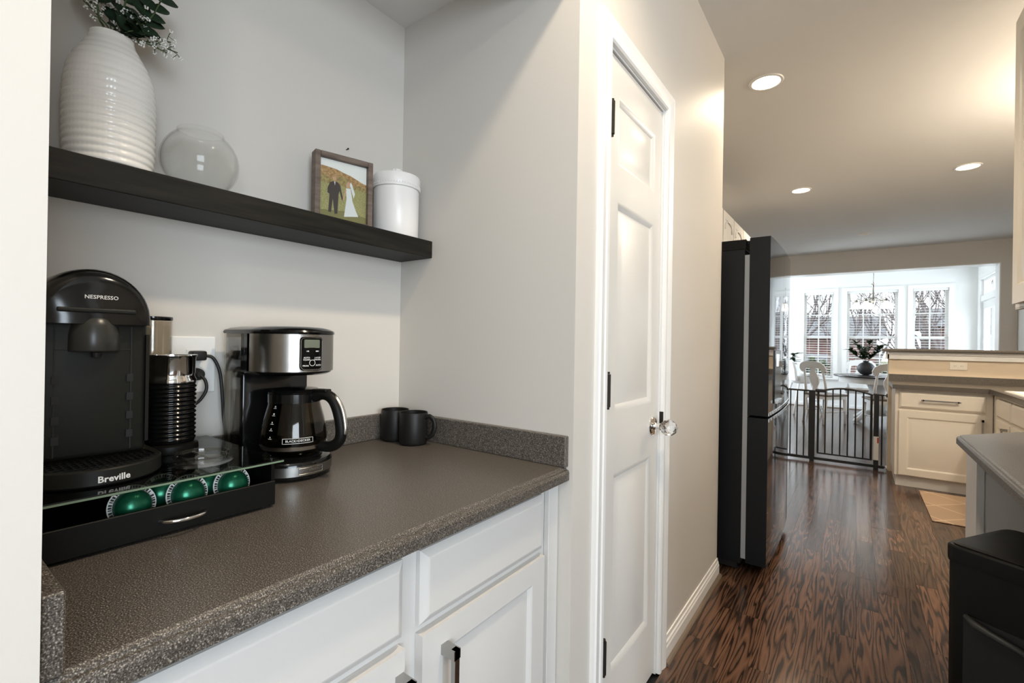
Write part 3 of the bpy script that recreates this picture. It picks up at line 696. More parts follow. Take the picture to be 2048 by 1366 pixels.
for loc, rz, tl, lab in (((-.962, .2965, .9432), .5, 80, 'green capsule behind the others, left of the front middle capsule'), ((-.924, .3215, .9432), 1.1, 81, 'green capsule in the middle of the front row of the drawer'),
                         ((-.960, .3640, .9432), 1.9, 80, 'green capsule mostly hidden behind the rightmost one'), ((-.923, .3925, .9432), 2.6, 81, 'green capsule rightmost in the open drawer')):
    c2 = copy_tree(cp); c2.location = loc; c2.rotation_euler = (0, math.radians(tl), .05); c2['label'] = lab
# round glass lid on the drawer
gd = thing('glass_dish', 'clear round ringed glass dish lying on the drawer top beside the frother', 'dish', (-.963, .3565, ZG))
obj('dish_flange', lathe(B(), [(0, .0005), (.047, .0005), (.0505, .003), (.0495, .0065), (.043, .0075), (.041, .012), (.0395, .012), (.041, .006), (0, .004)], 48), 'clear_glass', gd, 1.)
obj('dish_ring', lathe(B(), [(.0385, .012), (.0425, .0125), (.0438, .016), (.0425, .0195), (.0395, .0195), (.0385, .016)], 48, close=True), 'tank_clear', gd, 1.)
obj('dish_cross', boxes([(-.036, .036, -.0015, .0015, .0125, .0155), (-.006, .006, -.006, .006, .0158, .0185)]), 'tank_clear', gd)

# ------------------------------------------------------------------ espresso machine
em = thing('espresso_machine', 'black espresso machine with a domed head standing on the capsule drawer', 'coffee machine', (-1.07, .216, ZG+.0002))
def Dsh(x0, x1, hw, z, n=20, rad=None):
    """plan outline: straight back at x0, rounded front at x1"""
    rad = rad or hw; P = [(x0, -hw, z)]
    for k in range(n+1):
        a = -PI/2+PI*k/n; P.append((x1-rad+rad*math.cos(a), hw*math.sin(a), z))
    P.append((x0, hw, z)); return P
obj('tray_base', loft(B(), [Dsh(-.02, .148, .086, .0), Dsh(-.02, .151, .089, .003), Dsh(-.02, .151, .089, .024), Dsh(-.02, .149, .087, .026)]), 'machine_grey', em, .5)
gr = B()
for k in range(17):
    y = -.072+.009*k; e = .149-.087+.087*math.sqrt(max(0, 1-(y/.087)**2)); box(gr, .03, e-.010, y-.0016, y+.0016, .0262, .0285)
for k in range(8):
    x = .034+.0135*k; yw = .072 if x < .07 else .072*math.sqrt(max(.02, 1-((x-.062)/.087)**2)); box(gr, x-.0012, x+.0012, -yw, yw, .0262, .0280)
obj('drip_grid', gr, 'black_gloss', em)
bd = B(); box(bd, -.125, .055, -.0725, .0725, .027, .262, .010, 3); obj('body', bd, 'machine_grey', em, .6)
bm = B()
for y in (-.0485, .0485): box(bm, .0548, .0560, y-.0010, y+.0010, .035, .245)
box(bm, .0548, .0560, -.0485, .0485, .2050, .2062)
obj('panel_seam', bm, 'black_dark', em)
for y in (-.047, .047):
    for k in range(4): obj('notch', boxes([(.0549, .0575, y-.0045, y+.0045, .055+.032*k, .068+.032*k)]), 'black_dark', em)
def dome_ring(x, sc, zs=1.):
    P = []
    for k in range(25):
        a = PI*k/24; P.append((x, .0755*sc*math.cos(a), .248+.093*zs*sc*math.sin(a)**.85))
    return P
hd = obj('head', loft(B(), [dome_ring(x, s, z) for x, s, z in ((-.130, .88, .85), (-.122, .95, .93), (-.09, 1, .98), (.02, 1.0, 1.0), (.05, .995, .985), (.064, .97, .95), (.071, .92, .90), (.0735, .86, .84))]), 'black_gloss', em, .7)
bm = B(); box(bm, .056, .0765, -.0500, .0500, .2660, .2735, .0022, 2); obj('lever_bar', bm, 'machine_grey', hd)
# spout cowl
sp = B(); R = []
for k, (z, s) in enumerate(((.206, 1.0), (.208, 1.03), (.232, 1.02), (.248, .94), (.259, .79), (.266, .56), (.2695, .28))):
    R.append([(.052+.030*s*math.sin(PI*j/18), .0325*s*math.cos(PI*j/18)*1.0, z-.003) for j in range(19)])
obj('spout_cowl', loft(sp, R), 'cowl_grey', em, 1.2)
obj('nozzle', lathe(B(), [(0, .194), (.006, .194), (.007, .2015), (0, .2015)], 14, (.066, 0, 0)), 'black_dark', em)
obj('side_trim', boxes([(.046, .0575, .0690, .0740, .045, .232)]), 'black_gloss', em)
text('lettering', 'NESPRESSO', .0085, lambda u, v, w: (.0742+w, .004+u, .2915+v), 'print_white', hd, .0001, 1.)
text('lettering', 'Breville', .0135, lambda u, v, w: (.149-.087+.087*math.sqrt(max(0, 1-((.006+u)/.089)**2))+.0022+w, .006+u, .0105+v), 'print_white', em, .0003)
# water tank
wt = obj('water_tank', lathe(B(), [(0, .015), (.033, .015), (.034, .02), (.034, .262), (.032, .262), (.032, .022), (0, .02)], 32, (-.135, .134, 0)), 'tank_clear', em, .7)
obj('tank_lid', lathe(B(), [(0, .263), (.034, .263), (.0355, .266), (.035, .271), (0, .273)], 32, (-.135, .134, 0)), 'black_gloss', wt, .7)
obj('tank_foot', lathe(B(), [(0, 0), (.033, 0), (.033, .0148), (0, .0148)], 24, (-.135, .134, 0)), 'black_matte', wt, .7)
obj('water_line', lathe(B(), [(.0342, .170), (.0345, .170), (.0345, .1715), (.0342, .1715)], 32, (-.135, .134, 0), close=True), 'black_dark', wt)
# milk frother
mf = thing('milk_frother', 'ribbed black milk frother with a chrome collar beside the espresso machine', 'frother', (-1.113, .356, ZG+.0002))
obj('frother_base', lathe(B(), [(0, 0), (.047, 0), (.048, .003), (.047, .014), (.041, .018), (0, .018)], 40), 'black_matte', mf, .6)
pr = [(0, .0185), (.040, .0185), (.0417, .022)]
for i in range(13*8+1):
    z = .024+.112*i/(13*8); pr.append((.0418+.0013*math.sin(2*PI*i/8), z))
pr += [(.0415, .138), (0, .138)]
obj('ribbed_sleeve', lathe(B(), pr, 48), 'black_gloss', mf, 1.2)
obj('chrome_collar', lathe(B(), [(.036, .1385), (.0420, .1385), (.0425, .143), (.0395, .149), (.039, .153), (.0400, .156), (.0410, .188), (.0440, .1915), (.0440, .193), (.0400, .192), (.0385, .155), (.036, .15)], 48, close=True), 'chrome', mf, .7)
obj('frother_lid', lathe(B(), [(0, .180), (.0390, .180), (.0390, .183), (0, .184)], 40), 'smoke_glass', mf, .7)

# ------------------------------------------------------------------ wall outlet and plugs
ot = thing('wall_outlet', 'white outlet plate on the wall behind the milk frother', 'outlet', (XB, .4435, 1.148))
bm = B(); box(bm, 0, .006, -.0455, .0455, -.066, .066, .0025, 2); obj('cover_plate', bm, 'outlet_white', ot)
for z in (-.0215, .0215):
    s = obj('socket', boxes([(.0061, .0078, -.0165, .0165, z-.014, z+.014)]), 'outlet_white', ot)
    obj('slot', boxes([(.0079, .0081, -.0075, -.0060, z-.003, z+.005), (.0079, .0081, .0060, .0075, z-.003, z+.005)]), 'print_black', s)
def cord(label, plug, pts, big):
    t = thing('power_cord', label, 'power cord', plug, group='plugs in the wall outlet')
    c = Vector(plug); bm = B()
    if big: box(bm, 0, .030, -.014, .016, -.011, .011, .004, 2)
    else: tube(bm, [(0, 0, 0), (.012, 0, 0), (.026, 0, 0), (.034, 0, 0)], [.014, .0145, .013, .006], 16)
    obj('plug', bm, 'rubber_black', t, .7)
    obj('cable', tube(B(), [Vector(p)-c for p in catmull(pts, 8)], .0036, 8), 'rubber_black', t, 3.)
px = XB+.0083
cord('black cord from the upper socket curving down behind the coffee maker', (px, .4435, 1.1695), [(px+.020, .459, 1.1695), (px+.024, .474, 1.163), (px+.030, .486, 1.13), (px+.034, .491, 1.07), (px+.030, .496, 1.02), (px+.026, .503, .98), (px+.026, .506, .935), (px+.028, .507, .899)], True)
cord('black cord from the lower socket looping down behind the frother', (px, .4435, 1.1265), [(px+.030, .4435, 1.1265), (px+.040, .452, 1.112), (px+.044, .452, 1.09), (px+.040, .438, 1.065), (px+.028, .420, 1.05), (px+.016, .405, 1.02), (px+.0135, .395, 1.0)], False)

# ------------------------------------------------------------------ coffee maker
CX, CY = -1.10, .587
mk = thing('coffee_maker', 'black and steel drip coffee maker with a round head, right of the frother', 'coffee maker', (CX, CY, ZCT))
def front(y, hw=.092, x1=.113, sx=.095): return x1-sx+sx*math.sqrt(max(0, 1-(y/hw)**2))
def plan(z, g=0., x0=-.112, hw=.092, x1=.113, sx=.095, n=24):
    P = [(x0-g, -hw-g, z)]
    for k in range(n+1):
        a = -PI/2+PI*k/n; P.append((x1-sx+(sx+g)*math.cos(a), (hw+g)*math.sin(a), z))
    P.append((x0-g, hw+g, z)); return P
bs = obj('base', loft(B(), [plan(.003, -.006), plan(.006, -.001), plan(.012), plan(.036), plan(.042, -.003), plan(.046, -.012)]), 'black_gloss', mk, .5)
def band(g, z0, z1, a_lim, th=.001):
    bm = B(); n = 32; sx, hw, x1 = .095, .092, .113; R = []
    pts = []
    for k in range(n+1):
        a = -a_lim+2*a_lim*k/n
        if abs(a) <= PI/2: pts.append((x1-sx+(sx+g)*math.cos(a), (hw+g)*math.sin(a)))
        else: pts.append((x1-sx-(abs(a)-PI/2)*.1, math.copysign(hw+g, a)))
    R = [[(x, y, z0) for x, y in pts], [(x, y, z1) for x, y in pts]]
    V = [[bm.verts.new(p) for p in r] for r in R]
    for k in range(n): bm.faces.new((V[0][k], V[0][k+1], V[1][k+1], V[1][k]))
    return thicken(bm, th)
obj('base_band', band(.0016, .013, .034, PI/2+.5), 'steel', bs, .6)
bm = B(); tube(bm, [(front(y)+.0022, y, z) for y, z in [(-.028+.056*k/8, .030) for k in range(9)]], .0006, 5); tube(bm, [(front(y)+.0022, y, z) for y, z in [(-.028+.056*k/8, .017) for k in range(9)]], .0006, 5)
for y in (-.028, .028): tube(bm, [(front(y)+.0022, y, .017), (front(y)+.0022, y, .030)], .0006, 5)
obj('badge_border', bm, 'nickel', bs)
text('lettering', 'BLACK+DECKER', .0075, lambda u, v, w: (front(u)+.0024+w, u, .0235+v), 'nickel', bs, .0002)
obj('warming_plate', lathe(B(), [(0, .0462), (.062, .0462), (.064, .048), (.060, .0495), (0, .0495)], 40, (.035, 0, 0)), 'black_matte', bs, .6)
bm = B(); box(bm, -.112, -.045, -.080, .080, .0465, .238, .006, 2); obj('column', bm, 'black_gloss', mk, .6)
hdm = obj('head', loft(B(), [plan(.236, -.012), plan(.240, -.004), plan(.245, -.002), plan(.329, -.002)]), 'black_gloss', mk, .5)
obj('steel_band', band(.0004, .244, .328, PI/2+.18), 'steel', hdm, .6)
obj('reservoir', boxes([(-.112, -.026, -.0945, -.0935, .05, .328), (-.112, -.1115, -.0930, -.082, .05, .328)]), 'tank_clear', mk)
bm = B(); box(bm, -.080, -.050, -.0930, -.0810, .255, .300, .003, 1); obj('reservoir_float', bm, 'black_matte', mk)
lidm = obj('lid', loft(B(), [plan(.3285, .002), plan(.333, .0035), plan(.337, .001), plan(.3415, -.008), plan(.345, -.024), plan(.3465, -.05)]), 'black_gloss', mk, .5)
bm = B(); box(bm, .092, .1145, -.018, .018, .331, .336, .002, 1); obj('lid_tab', bm, 'black_matte', lidm)
def patch(y0, y1, z0, z1, g, th=.0008, rc=.008, n=14):
    pts = []
    for (cy, cz, a0) in ((y1-rc, z1-rc, 0), (y0+rc, z1-rc, PI/2), (y0+rc, z0+rc, PI), (y1-rc, z0+rc, 1.5*PI)):
        for k in range(6): a = a0+PI/2*k/5; pts.append((cy+rc*math.cos(a), cz+rc*math.sin(a)))
    bm = B(); N2 = 10; cy, cz = (y0+y1)/2, (z0+z1)/2
    rings = [[(cy+(u-cy)*s, cz+(v-cz)*s) for u, v in pts] for s in (1, .75, .5, .25)]
    V = [[bm.verts.new((front(u)+g, u, v)) for u, v in r] for r in rings]; cv = bm.verts.new((front(cy)+g, cy, cz))
    for a, b2 in zip(V, V[1:]):
        for k in range(len(pts)): bm.faces.new((a[k], a[(k+1) % len(pts)], b2[(k+1) % len(pts)], b2[k]))
    for k in range(len(pts)): bm.faces.new((V[-1][k], V[-1][(k+1) % len(pts)], cv))
    return thicken(bm, th)
PC = -.004
cpn = obj('control_panel', patch(PC-.0265, PC+.0265, .2475, .3225, .0022), 'black_gloss', hdm, .6)
bm = B(); rc = .008; pts = []
for (cy, cz, a0) in ((PC+.0245-rc, .3205-rc, 0), (PC-.0245+rc, .3205-rc, PI/2), (PC-.0245+rc, .2495+rc, PI), (PC+.0245-rc, .2495+rc, 1.5*PI)):
    for k in range(6): a = a0+PI/2*k/5; y, z = cy+rc*math.cos(a), cz+rc*math.sin(a); pts.append((front(y)+.0035, y, z))
pts.append(pts[0]); obj('panel_outline', tube(bm, pts, .0005, 5, False), 'chrome', cpn)
obj('display', patch(PC-.018, PC+.018, .298, .3165, .0032, rc=.002), 'lcd', cpn, .6)
for s, y, z, sz in (('HR', -.0105, .2905, .0042), ('MIN', .0115, .2905, .0042), ('AUTO', -.0125, .2760, .0048), ('CLEAN', -.0125, .2715, .0048), ('1-4 CUP', .0125, .2760, .0044), ('STRONG', .0125, .2715, .0044), ('PROG', -.0145, .2580, .0048), ('AUTO', .0150, .2590, .0048)):
    text('lettering', s, sz, lambda u, v, w, y=y, z=z: (front(PC+y+u)+.0037+w, PC+y+u, z+v), 'print_white', cpn, .00005)
for y in (-.0105, .0115): obj('button', patch(PC+y-.0055, PC+y+.0055, .2845, .2882, .0030, rc=.0015), 'black_matte', cpn)
bm = B(); P = [(front(PC+.0065*math.sin(2*PI*k/24))+.0036, PC+.0065*math.sin(2*PI*k/24), .2645+.0065*math.cos(2*PI*k/24)) for k in range(25)]
obj('dial_ring', tube(bm, P, .0006, 5, False), 'print_white', cpn)
# carafe
cf = thing('glass_carafe', 'smoked glass carafe with a black handle standing in the coffee maker', 'carafe', (CX+.037, CY, ZCT+.0497), math.radians(22))
obj('carafe_glass', lathe(B(), [(0, .0005), (.052, .0005), (.060, .004), (.070, .022), (.0725, .036), (.071, .056), (.065, .085), (.057, .115), (.0545, .128), (.053, .128), (.0555, .114), (.0635, .084), (.0695, .055), (.071, .036), (.0685, .023), (.059, .0058), (0, .003)], 48), 'smoke_glass', cf, 1.2)
obj('collar_band', lathe(B(), [(.0548, .122), (.0572, .122), (.0572, .142), (.0548, .142)], 40, close=True), 'black_gloss', cf, .6)
obj('carafe_lid', lathe(B(), [(0, .1425), (.056, .1425), (.057, .146), (.050, .152), (.02, .155), (0, .155)], 40), 'black_gloss', cf, .6)
obj('lower_band', lathe(B(), [(.0688, .0185), (.0700, .0185), (.0726, .027), (.0713, .027)], 44, close=True), 'steel', cf, .6)
hp = catmull([(.054, 0, .134), (.078, 0, .141), (.102, 0, .131), (.118, 0, .100), (.126, 0, .058), (.119, 0, .034), (.098, 0, .022), (.074, 0, .022)], 6)
hb = obj('handle', tube(B(), hp, .0125, 12, True, 1.0), 'black_matte', cf, 3.)
hp2 = [Vector(p)+Vector((.0095, 0, .005)) for p in catmull([(.098, 0, .1345), (.1175, 0, .106), (.1265, 0, .066), (.124, 0, .045)], 6)]
obj('handle_inlay', tube(B(), hp2, [.002]+[.0058]*(len(hp2)-2)+[.002], 10), 'steel', hb, 3.)
bm = B(); box(bm, .058, .092, -.011, .011, .147, .153, .002, 1); obj('thumb_tab', bm, 'black_matte', cf)
def cyl_map(ang, z, r): return lambda u, v, w: ((r(z+v)+.0008+w)*math.cos(ang+u/.07), (r(z+v)+.0008+w)*math.sin(ang+u/.07), z+v)
def cr(z):
    P = [(.004, .060), (.022, .070), (.036, .0725), (.056, .071), (.085, .065), (.115, .057), (.13, .0545)]
    for (a, ra), (b2, rb) in zip(P, P[1:]):
        if a <= z <= b2: return ra+(rb-ra)*(z-a)/(b2-a)
    return .06
text('lettering', 'BLACK+DECKER', .0068, cyl_map(-.77, .0415, cr), 'print_white', cf, .0)
bm = B(); P = []
for u, v in [(-.031+.062*k/10, .0055) for k in range(11)]+[(.031-.062*k/10, -.0055) for k in range(11)]+[(-.031, .0055)]: P.append(cyl_map(-.77, .0415, cr)(u, v, 0))
obj('logo_border', tube(bm, P, .0005, 4, False), 'print_white', cf)
for k, (s, z) in enumerate((('12', .112), ('10', .096), ('8', .078), ('6', .064), ('4', .046))):
    text('lettering', s, .0045, cyl_map(-1.62, z+.0035, cr), 'print_white', cf, .0001)
    obj('level_mark', tube(B(), [cyl_map(-1.62, z, cr)(u, 0, 0) for u in (-.004, 0, .004)], .0005, 4), 'print_white', cf)

# ------------------------------------------------------------------ mugs
def mug(label, x, y, rz):
    t = thing('mug', label, 'mug', (x, y, ZCT), rz, 'black mugs in the counter corner')
    obj('mug_body', lathe(B(), [(0, .001), (.036, .001), (.038, 0), (.041, .003), (.0435, .010), (.0435, .096), (.0425, .0985), (.0405, .097), (.0400, .010), (.034, .006), (0, .006)], 44), 'mug_black', t, .8)
    hp = catmull([(.042, 0, .084), (.056, 0, .088), (.070, 0, .076), (.073, 0, .056), (.066, 0, .034), (.052, 0, .024), (.042, 0, .024)], 6)
    obj('handle', tube(B(), hp, .0055, 10, True, 1.3), 'mug_black', t, 3.)
    return t
mug('front black mug of the pair, handle to the right', -1.0985, .988, .3)
mug('rear black mug half hidden behind the other one', -1.187, .990, 2.6)
# ------------------------------------------------------------------ refrigerator
fr_ = thing('refrigerator', 'tall black french-door refrigerator beyond the pantry wall', 'refrigerator', (-.80, 3.217, 0))
FX0, FX1, FDX, FY0, FY1, FH = -1.19, -.488, -.366, 2.762, 3.675, 1.785
def Fb(lst, bev=0., seg=2):
    bm = B()
    for a in lst: box(bm, a[0]+.80, a[1]+.80, a[2]-3.217, a[3]-3.217, a[4], a[5], bev, seg)
    return bm
obj('body', Fb([(FX0, FX1, FY0, FY1, .045, FH-.055)]), 'fridge_side', fr_)
obj('top_cap', Fb([(FX0, FX1+.006, FY0, FY1, FH-.0545, FH)], .003), 'black_matte', fr_)
obj('door_gasket', Fb([(FX1+.0005, FX1+.0235, FY0+.002, FY1-.002, .075, FH-.085)]), 'fridge_grey', fr_)
obj('toe_grille', Fb([(FX0+.05, FX1-.02, FY0+.01, FY1-.01, .012, .0445)]), 'black_dark', fr_)
def fdoor(name, y0, y1, z0, z1):
    """door with a softly bowed front skin"""
    bm = B(); rings = []; n = 14
    xs = FX1+.024; ym = (FY0+FY1)/2
    for z in (z0, z1):
        P = [(xs+.80, y0-3.217, z)]
        for k in range(n+1):
            y = y0+(y1-y0)*k/n; P.append((FDX+.80+.012*(1-((y-ym)/.457)**2)-.012*(1-((FY0-ym)/.457)**2), y-3.217, z))
        P.append((xs+.80, y1-3.217, z)); rings.append(P)
    loft(bm, rings)
    o = obj(name, bm, 'fridge_side', fr_, .6); o.data.materials.append(MATS['fridge_front'])
    for p in o.data.polygons:
        if p.normal.x > .6: p.material_index = 1
    return o
dA = fdoor('door', FY0, 3.2155, .845, FH+.004); dB = fdoor('door', 3.2185, FY1, .845, FH+.004); fz = fdoor('freezer_drawer', FY0, FY1, .055, .832)
def fx(y): return FDX+.012*(1-((y-3.2185)/.457)**2)
bm = B(); box(bm, fx(3.0)+.80-.006, fx(3.0)+.80+.0025, 2.905-3.217, 3.145-3.217, .90, 1.19); obj('dispenser', bm, 'black_gloss', dA)
obj('dispenser_spout', Fb([(fx(3.0)+.0026, fx(3.0)+.008, 3.0, 3.05, 1.10, 1.17)]), 'chrome', dA)
obj('dispenser_ledge', Fb([(fx(3.0)+.0026, fx(3.0)+.014, 2.915, 3.135, .90, .912)]), 'chrome', dA)
for par, a, b_ in ((dA, FY0+.004, 3.212), (dB, 3.222, FY1-.004)):
    bm = B(); n = 8
    for k in range(n):
        ya, yb = a+(b_-a)*k/n, a+(b_-a)*(k+1)/n; box(bm, fx((ya+yb)/2)+.80-.018, fx((ya+yb)/2)+.80+.003, ya-3.217, yb-3.217, .8470, .8620)
    obj('pull_edge', bm, 'chrome', par)
bm = B(); n = 12
for k in range(n):
    ya, yb = FY0+.004+(FY1-FY0-.008)*k/n, FY0+.004+(FY1-FY0-.008)*(k+1)/n; box(bm, fx((ya+yb)/2)+.80-.018, fx((ya+yb)/2)+.80+.003, ya-3.217, yb-3.217, .8160, .8300)
obj('pull_edge', bm, 'chrome', fz)
for y in (FY0+.012, FY1-.045):
    bm = B(); box(bm, FX1+.006+.80, FX1+.075+.80, y-3.217, y+.033-3.217, FH-.030, FH-.006, .004, 1); h = obj('hinge_cover', bm, 'black_matte', fr_)
    obj('hinge_cap', lathe(B(), [(0, 0), (.021, 0), (.021, .02), (.017, .026), (0, .027)], 20, (FX1+.062+.80, y+.0165-3.217, FH-.02)), 'black_matte', h, .6)
for x in (FX0+.08, FX1-.03):
    for y in (FY0+.05, FY1-.05): obj('foot', lathe(B(), [(0, 0), (.018, 0), (.018, .012), (0, .012)], 14, (x+.80, y-3.217, 0)), 'black_dark', fr_)
# ------------------------------------------------------------------ wall cabinets behind the fridge
def arch_door(par, fn, u0, u1, v0, v1, m):
    d = obj('door', paneled(B(), fn, u0, u1, v0, v1, [(u0+.055, u1-.055, v0+.055, v1-.055)], .019, .007, .010, .006, .02, .005), m, par)
    n = 14; w = (u1-u0)/2-.06; um = (u0+u1)/2
    P = [fn(um-w*math.cos(PI*k/n), v1-.145+.075*math.sin(PI*k/n), .0005) for k in range(n+1)]
    obj('arch_moulding', tube(B(), P, .007, 6), m, d, 3.); return d
for i in range(5):
    y0 = 3.72+i*.42
    wc = thing('wall_cabinet', ('white wall cabinet right behind the fridge, nearest of the row', 'second white arched wall cabinet of the row above the fridge top', 'third white arched wall cabinet of the row above the fridge top', 'fourth white arched wall cabinet of the row, near the kitchen end', 'last white arched wall cabinet at the far end of the row')[i], 'cabinet', (-1.05, y0+.21, 1.38), group='white wall cabinets behind the fridge')
    obj('carcass', boxes([(-.168, .132, -.2095, .2095, 0, .97)]), 'cabinet_white', wc)
    arch_door(wc, lambda u, v, d: (.152+d, u, v), -.2, .2, .01, .96, 'cabinet_white')

# ------------------------------------------------------------------ peninsula
PX0, PYF = .285, 5.36
pc = thing('base_cabinet', 'cream peninsula cabinet with one wide drawer over one door', 'cabinet', (.58, 5.6, 0))
def Pb(lst, c, bev=0.):
    bm = B()
    for a in lst: box(bm, a[0]-c[0], a[1]-c[0], a[2]-c[1], a[3]-c[1], a[4], a[5], bev, 1)
    return bm
q = (.58, 5.6)
obj('carcass', Pb([(PX0, .90, PYF+.02, 5.93, .095, ZCT-.0395)], q), 'cabinet_cream', pc)
obj('toe_kick', Pb([(PX0+.01, .90, PYF+.04, 5.90, 0, .0945)], q), 'cabinet_side', pc)
fpn = lambda u, v, d: (u-.58, PYF-d-5.6, v)
dd = slab_front('drawer', pc, fpn, .312, .858, .690, .832, 'cabinet_cream'); bar_pull(dd, fpn, .455, .768, .705, .768)
d2 = obj('door', paneled(B(), fpn, .312, .858, .105, .668, [(.365, .805, .16, .612)], .0195, .009, .012, .006, .024, .007), 'cabinet_cream', pc, .35); bar_pull(d2, fpn, .835, .50, .835, .64)
sc_ = thing('base_cabinet', 'cream sink cabinet facing left at the right edge of the kitchen', 'cabinet', (1.3, 4.2, 0))
q2 = (1.3, 4.2)
obj('carcass', Pb([(.905, 1.72, 3.2, 5.93, .095, ZCT-.0395)], q2), 'cabinet_cream', sc_)
obj('toe_kick', Pb([(.95, 1.72, 3.2, 5.93, 0, .0945)], q2), 'cabinet_side', sc_)
fsk = lambda u, v, d: (.885-d-1.3, u-4.2, v)
for a, b_ in ((4.80, 5.20), (4.36, 4.76), (3.92, 4.32), (3.48, 3.88)):
    slab_front('drawer', sc_, fsk, a, b_, .690, .832, 'cabinet_cream')
    d3 = obj('door', paneled(B(), fsk, a, b_, .105, .668, [(a+.05, b_-.05, .16, .612)], .0195, .009, .012, .006, .024, .007), 'cabinet_cream', sc_, .35); bar_pull(d3, fsk, a+.05, .52, a+.05, .64)
ct2 = thing('countertop', 'brown laminate counter on the peninsula and sink run', 'countertop', (1.0, 5.4, ZCT))
bm = B(); prism(bm, [(.262, 5.33), (.872, 5.33), (.872, 3.2), (1.735, 3.2), (1.735, 5.955), (.262, 5.955)], lambda u, v, d: (u-1.0, v-5.4, d), -.038, 0); obj('worktop', bm, 'laminate', ct2)
obj('back_splash', Pb([(.262, 1.735, 5.937, 5.9555, .0003, .065)], (1.0, 5.4)), 'laminate', ct2)
snk = thing('sink', 'white kitchen sink at the right edge of the counter', 'sink', (1.25, 4.65, ZCT))
bm = B(); R = []
for ins, z in ((0, .0005), (.002, .009), (.012, .012), (.03, .012), (.045, .004), (.06, -.02)):
    R.append([(x, y, z) for x, y in ((-.345+ins, -.41+ins), (.30-ins, -.41+ins), (.30-ins, .41-ins), (-.345+ins, .41-ins))])
obj('sink_rim', loft(bm, R), 'sink_white', snk)
fa = obj('faucet', tube(B(), catmull([(.34, 0, .0005), (.34, 0, .2), (.30, 0, .29), (.20, 0, .30), (.16, 0, .24)], 6), .012, 10), 'chrome', snk, 3.)
# half wall with bar top
hwl = struct('wall_peninsula', boxes([(.262, XK-.003, 5.957, 6.06, 0, 1.178)]), 'halfwall_paint', label='cream half wall behind the peninsula counter')
obj('cap_moulding', boxes([(.250, XK-.003, 5.934, 5.9565, 1.108, 1.1535), (.250, XK-.003, 5.922, 5.9565, 1.154, 1.1778), (.240, .2618, 5.934, 6.06, 1.108, 1.1778)]), 'trim_white', hwl)
obj('end_panel', boxes([(.256, .2618, 5.99, 6.03, 0, 1.107)]), 'trim_white', hwl)
bt = thing('bar_top', 'long brown bar top on the half wall', 'bar top', (.95, 6.02, 1.179))
bm = B(); box(bm, .207-.95, XK-.004-.95, 5.885-6.02, 6.22-6.02, 0, .030, .008, 2); obj('bar_slab', bm, 'laminate', bt)
obj('bar_cleat', boxes([(-.66, .75, .045, .10, -.03, -.0005)]), 'trim_white', bt)
po = thing('wall_outlet', 'cream double outlet on the half wall under the bar top', 'outlet', (.765, 5.957, 1.057))
bm = B(); box(bm, -.060, .060, -.006, 0, -.036, .036, .002, 1); obj('cover_plate', bm, 'outlet_cream', po)
for x in (-.022, .022):
    s = obj('socket', boxes([(x-.016, x+.016, -.0075, -.0061, -.013, .013)]), 'outlet_cream', po)
    obj('slot', boxes([(x-.006, x-.0035, -.0079, -.0076, -.006, -.0015), (x-.006, x-.0035, -.0079, -.0076, .0015, .006), (x+.004, x+.0075, -.0079, -.0076, -.002, .002)]), 'print_black', s)
rg = thing('floor_mat', 'tan floor mat with a diamond pattern in front of the peninsula', 'mat', (.90, 4.86, 0))
bm = B(); box(bm, -.455, .42, -.44, .43, .0005, .007, .002, 1); obj('mat_sheet', bm, 'mat_print', rg); obj('mat_backing', boxes([(-.45, .415, -.435, .425, 0, .0004)]), 'black_dark', rg)

# ------------------------------------------------------------------ baby gate
GY = 5.935
gt = thing('baby_gate', 'black metal baby gate with an arched door beside the peninsula', 'gate', (-.10, GY, 0))
def gx(x): return x+.10
def bar(x, z0, z1, r=.0065): return tube(B(), [(gx(x), 0, z0), (gx(x), 0, z1)], r, 8)
obj('bottom_rail', boxes([(gx(-.98), gx(.235), -.012, .012, .018, .046)]), 'gate_black', gt)
obj('top_rail', tube(B(), [(gx(-.98), 0, .755), (gx(-.40), 0, .745)], .010, 10), 'gate_black', gt)
for k in range(8): obj('bar', bar(-.445-.063*k, .0462, .748), 'gate_black', gt)
obj('post', boxes([(gx(-.402), gx(-.345), -.014, .014, .0465, .752)]), 'gate_black', gt)
gd_ = obj('gate_door', boxes([(gx(-.325), gx(.140), -.009, .009, .085, .100)]), 'gate_black', gt)
arch = lambda x: .735+.050*max(0, math.cos((x+.0925)/.2325*PI/2))**.8
P = [(gx(-.325+.465*k/24), 0, arch(-.325+.465*k/24)) for k in range(25)]
obj('arched_rail', tube(B(), P, .010, 10), 'gate_black', gd_, 3.)
for k in range(8):
    x = -.318+.064*k; obj('bar', bar(x, .1, arch(x)-.004, .0065 if 0 < k < 7 else .010), 'gate_black', gd_)
bm = B(); box(bm, gx(-.345), gx(-.248), -.018, .018, .735, .768, .008, 2); obj('latch_handle', bm, 'gate_black', gd_)
obj('latch_post', boxes([(gx(.150), gx(.190), -.013, .013, .330, .748)]), 'gate_black', gt)
obj('white_sleeve', boxes([(gx(.150), gx(.190), -.013, .013, .095, .3295)]), 'gate_white', gt)
obj('post_foot', boxes([(gx(.150), gx(.190), -.013, .013, .0465, .0945)]), 'gate_black', gt)
obj('warning_label', boxes([(gx(.178), gx(.1902), -.0136, -.0132, .265, .32)]), 'label_red', gt)
obj('top_bar', tube(B(), [(gx(.145), 0, .748), (gx(.228), 0, .742)], .009, 10), 'gate_black', gt)
obj('bar', bar(.215, .0462, .742), 'gate_black', gt)
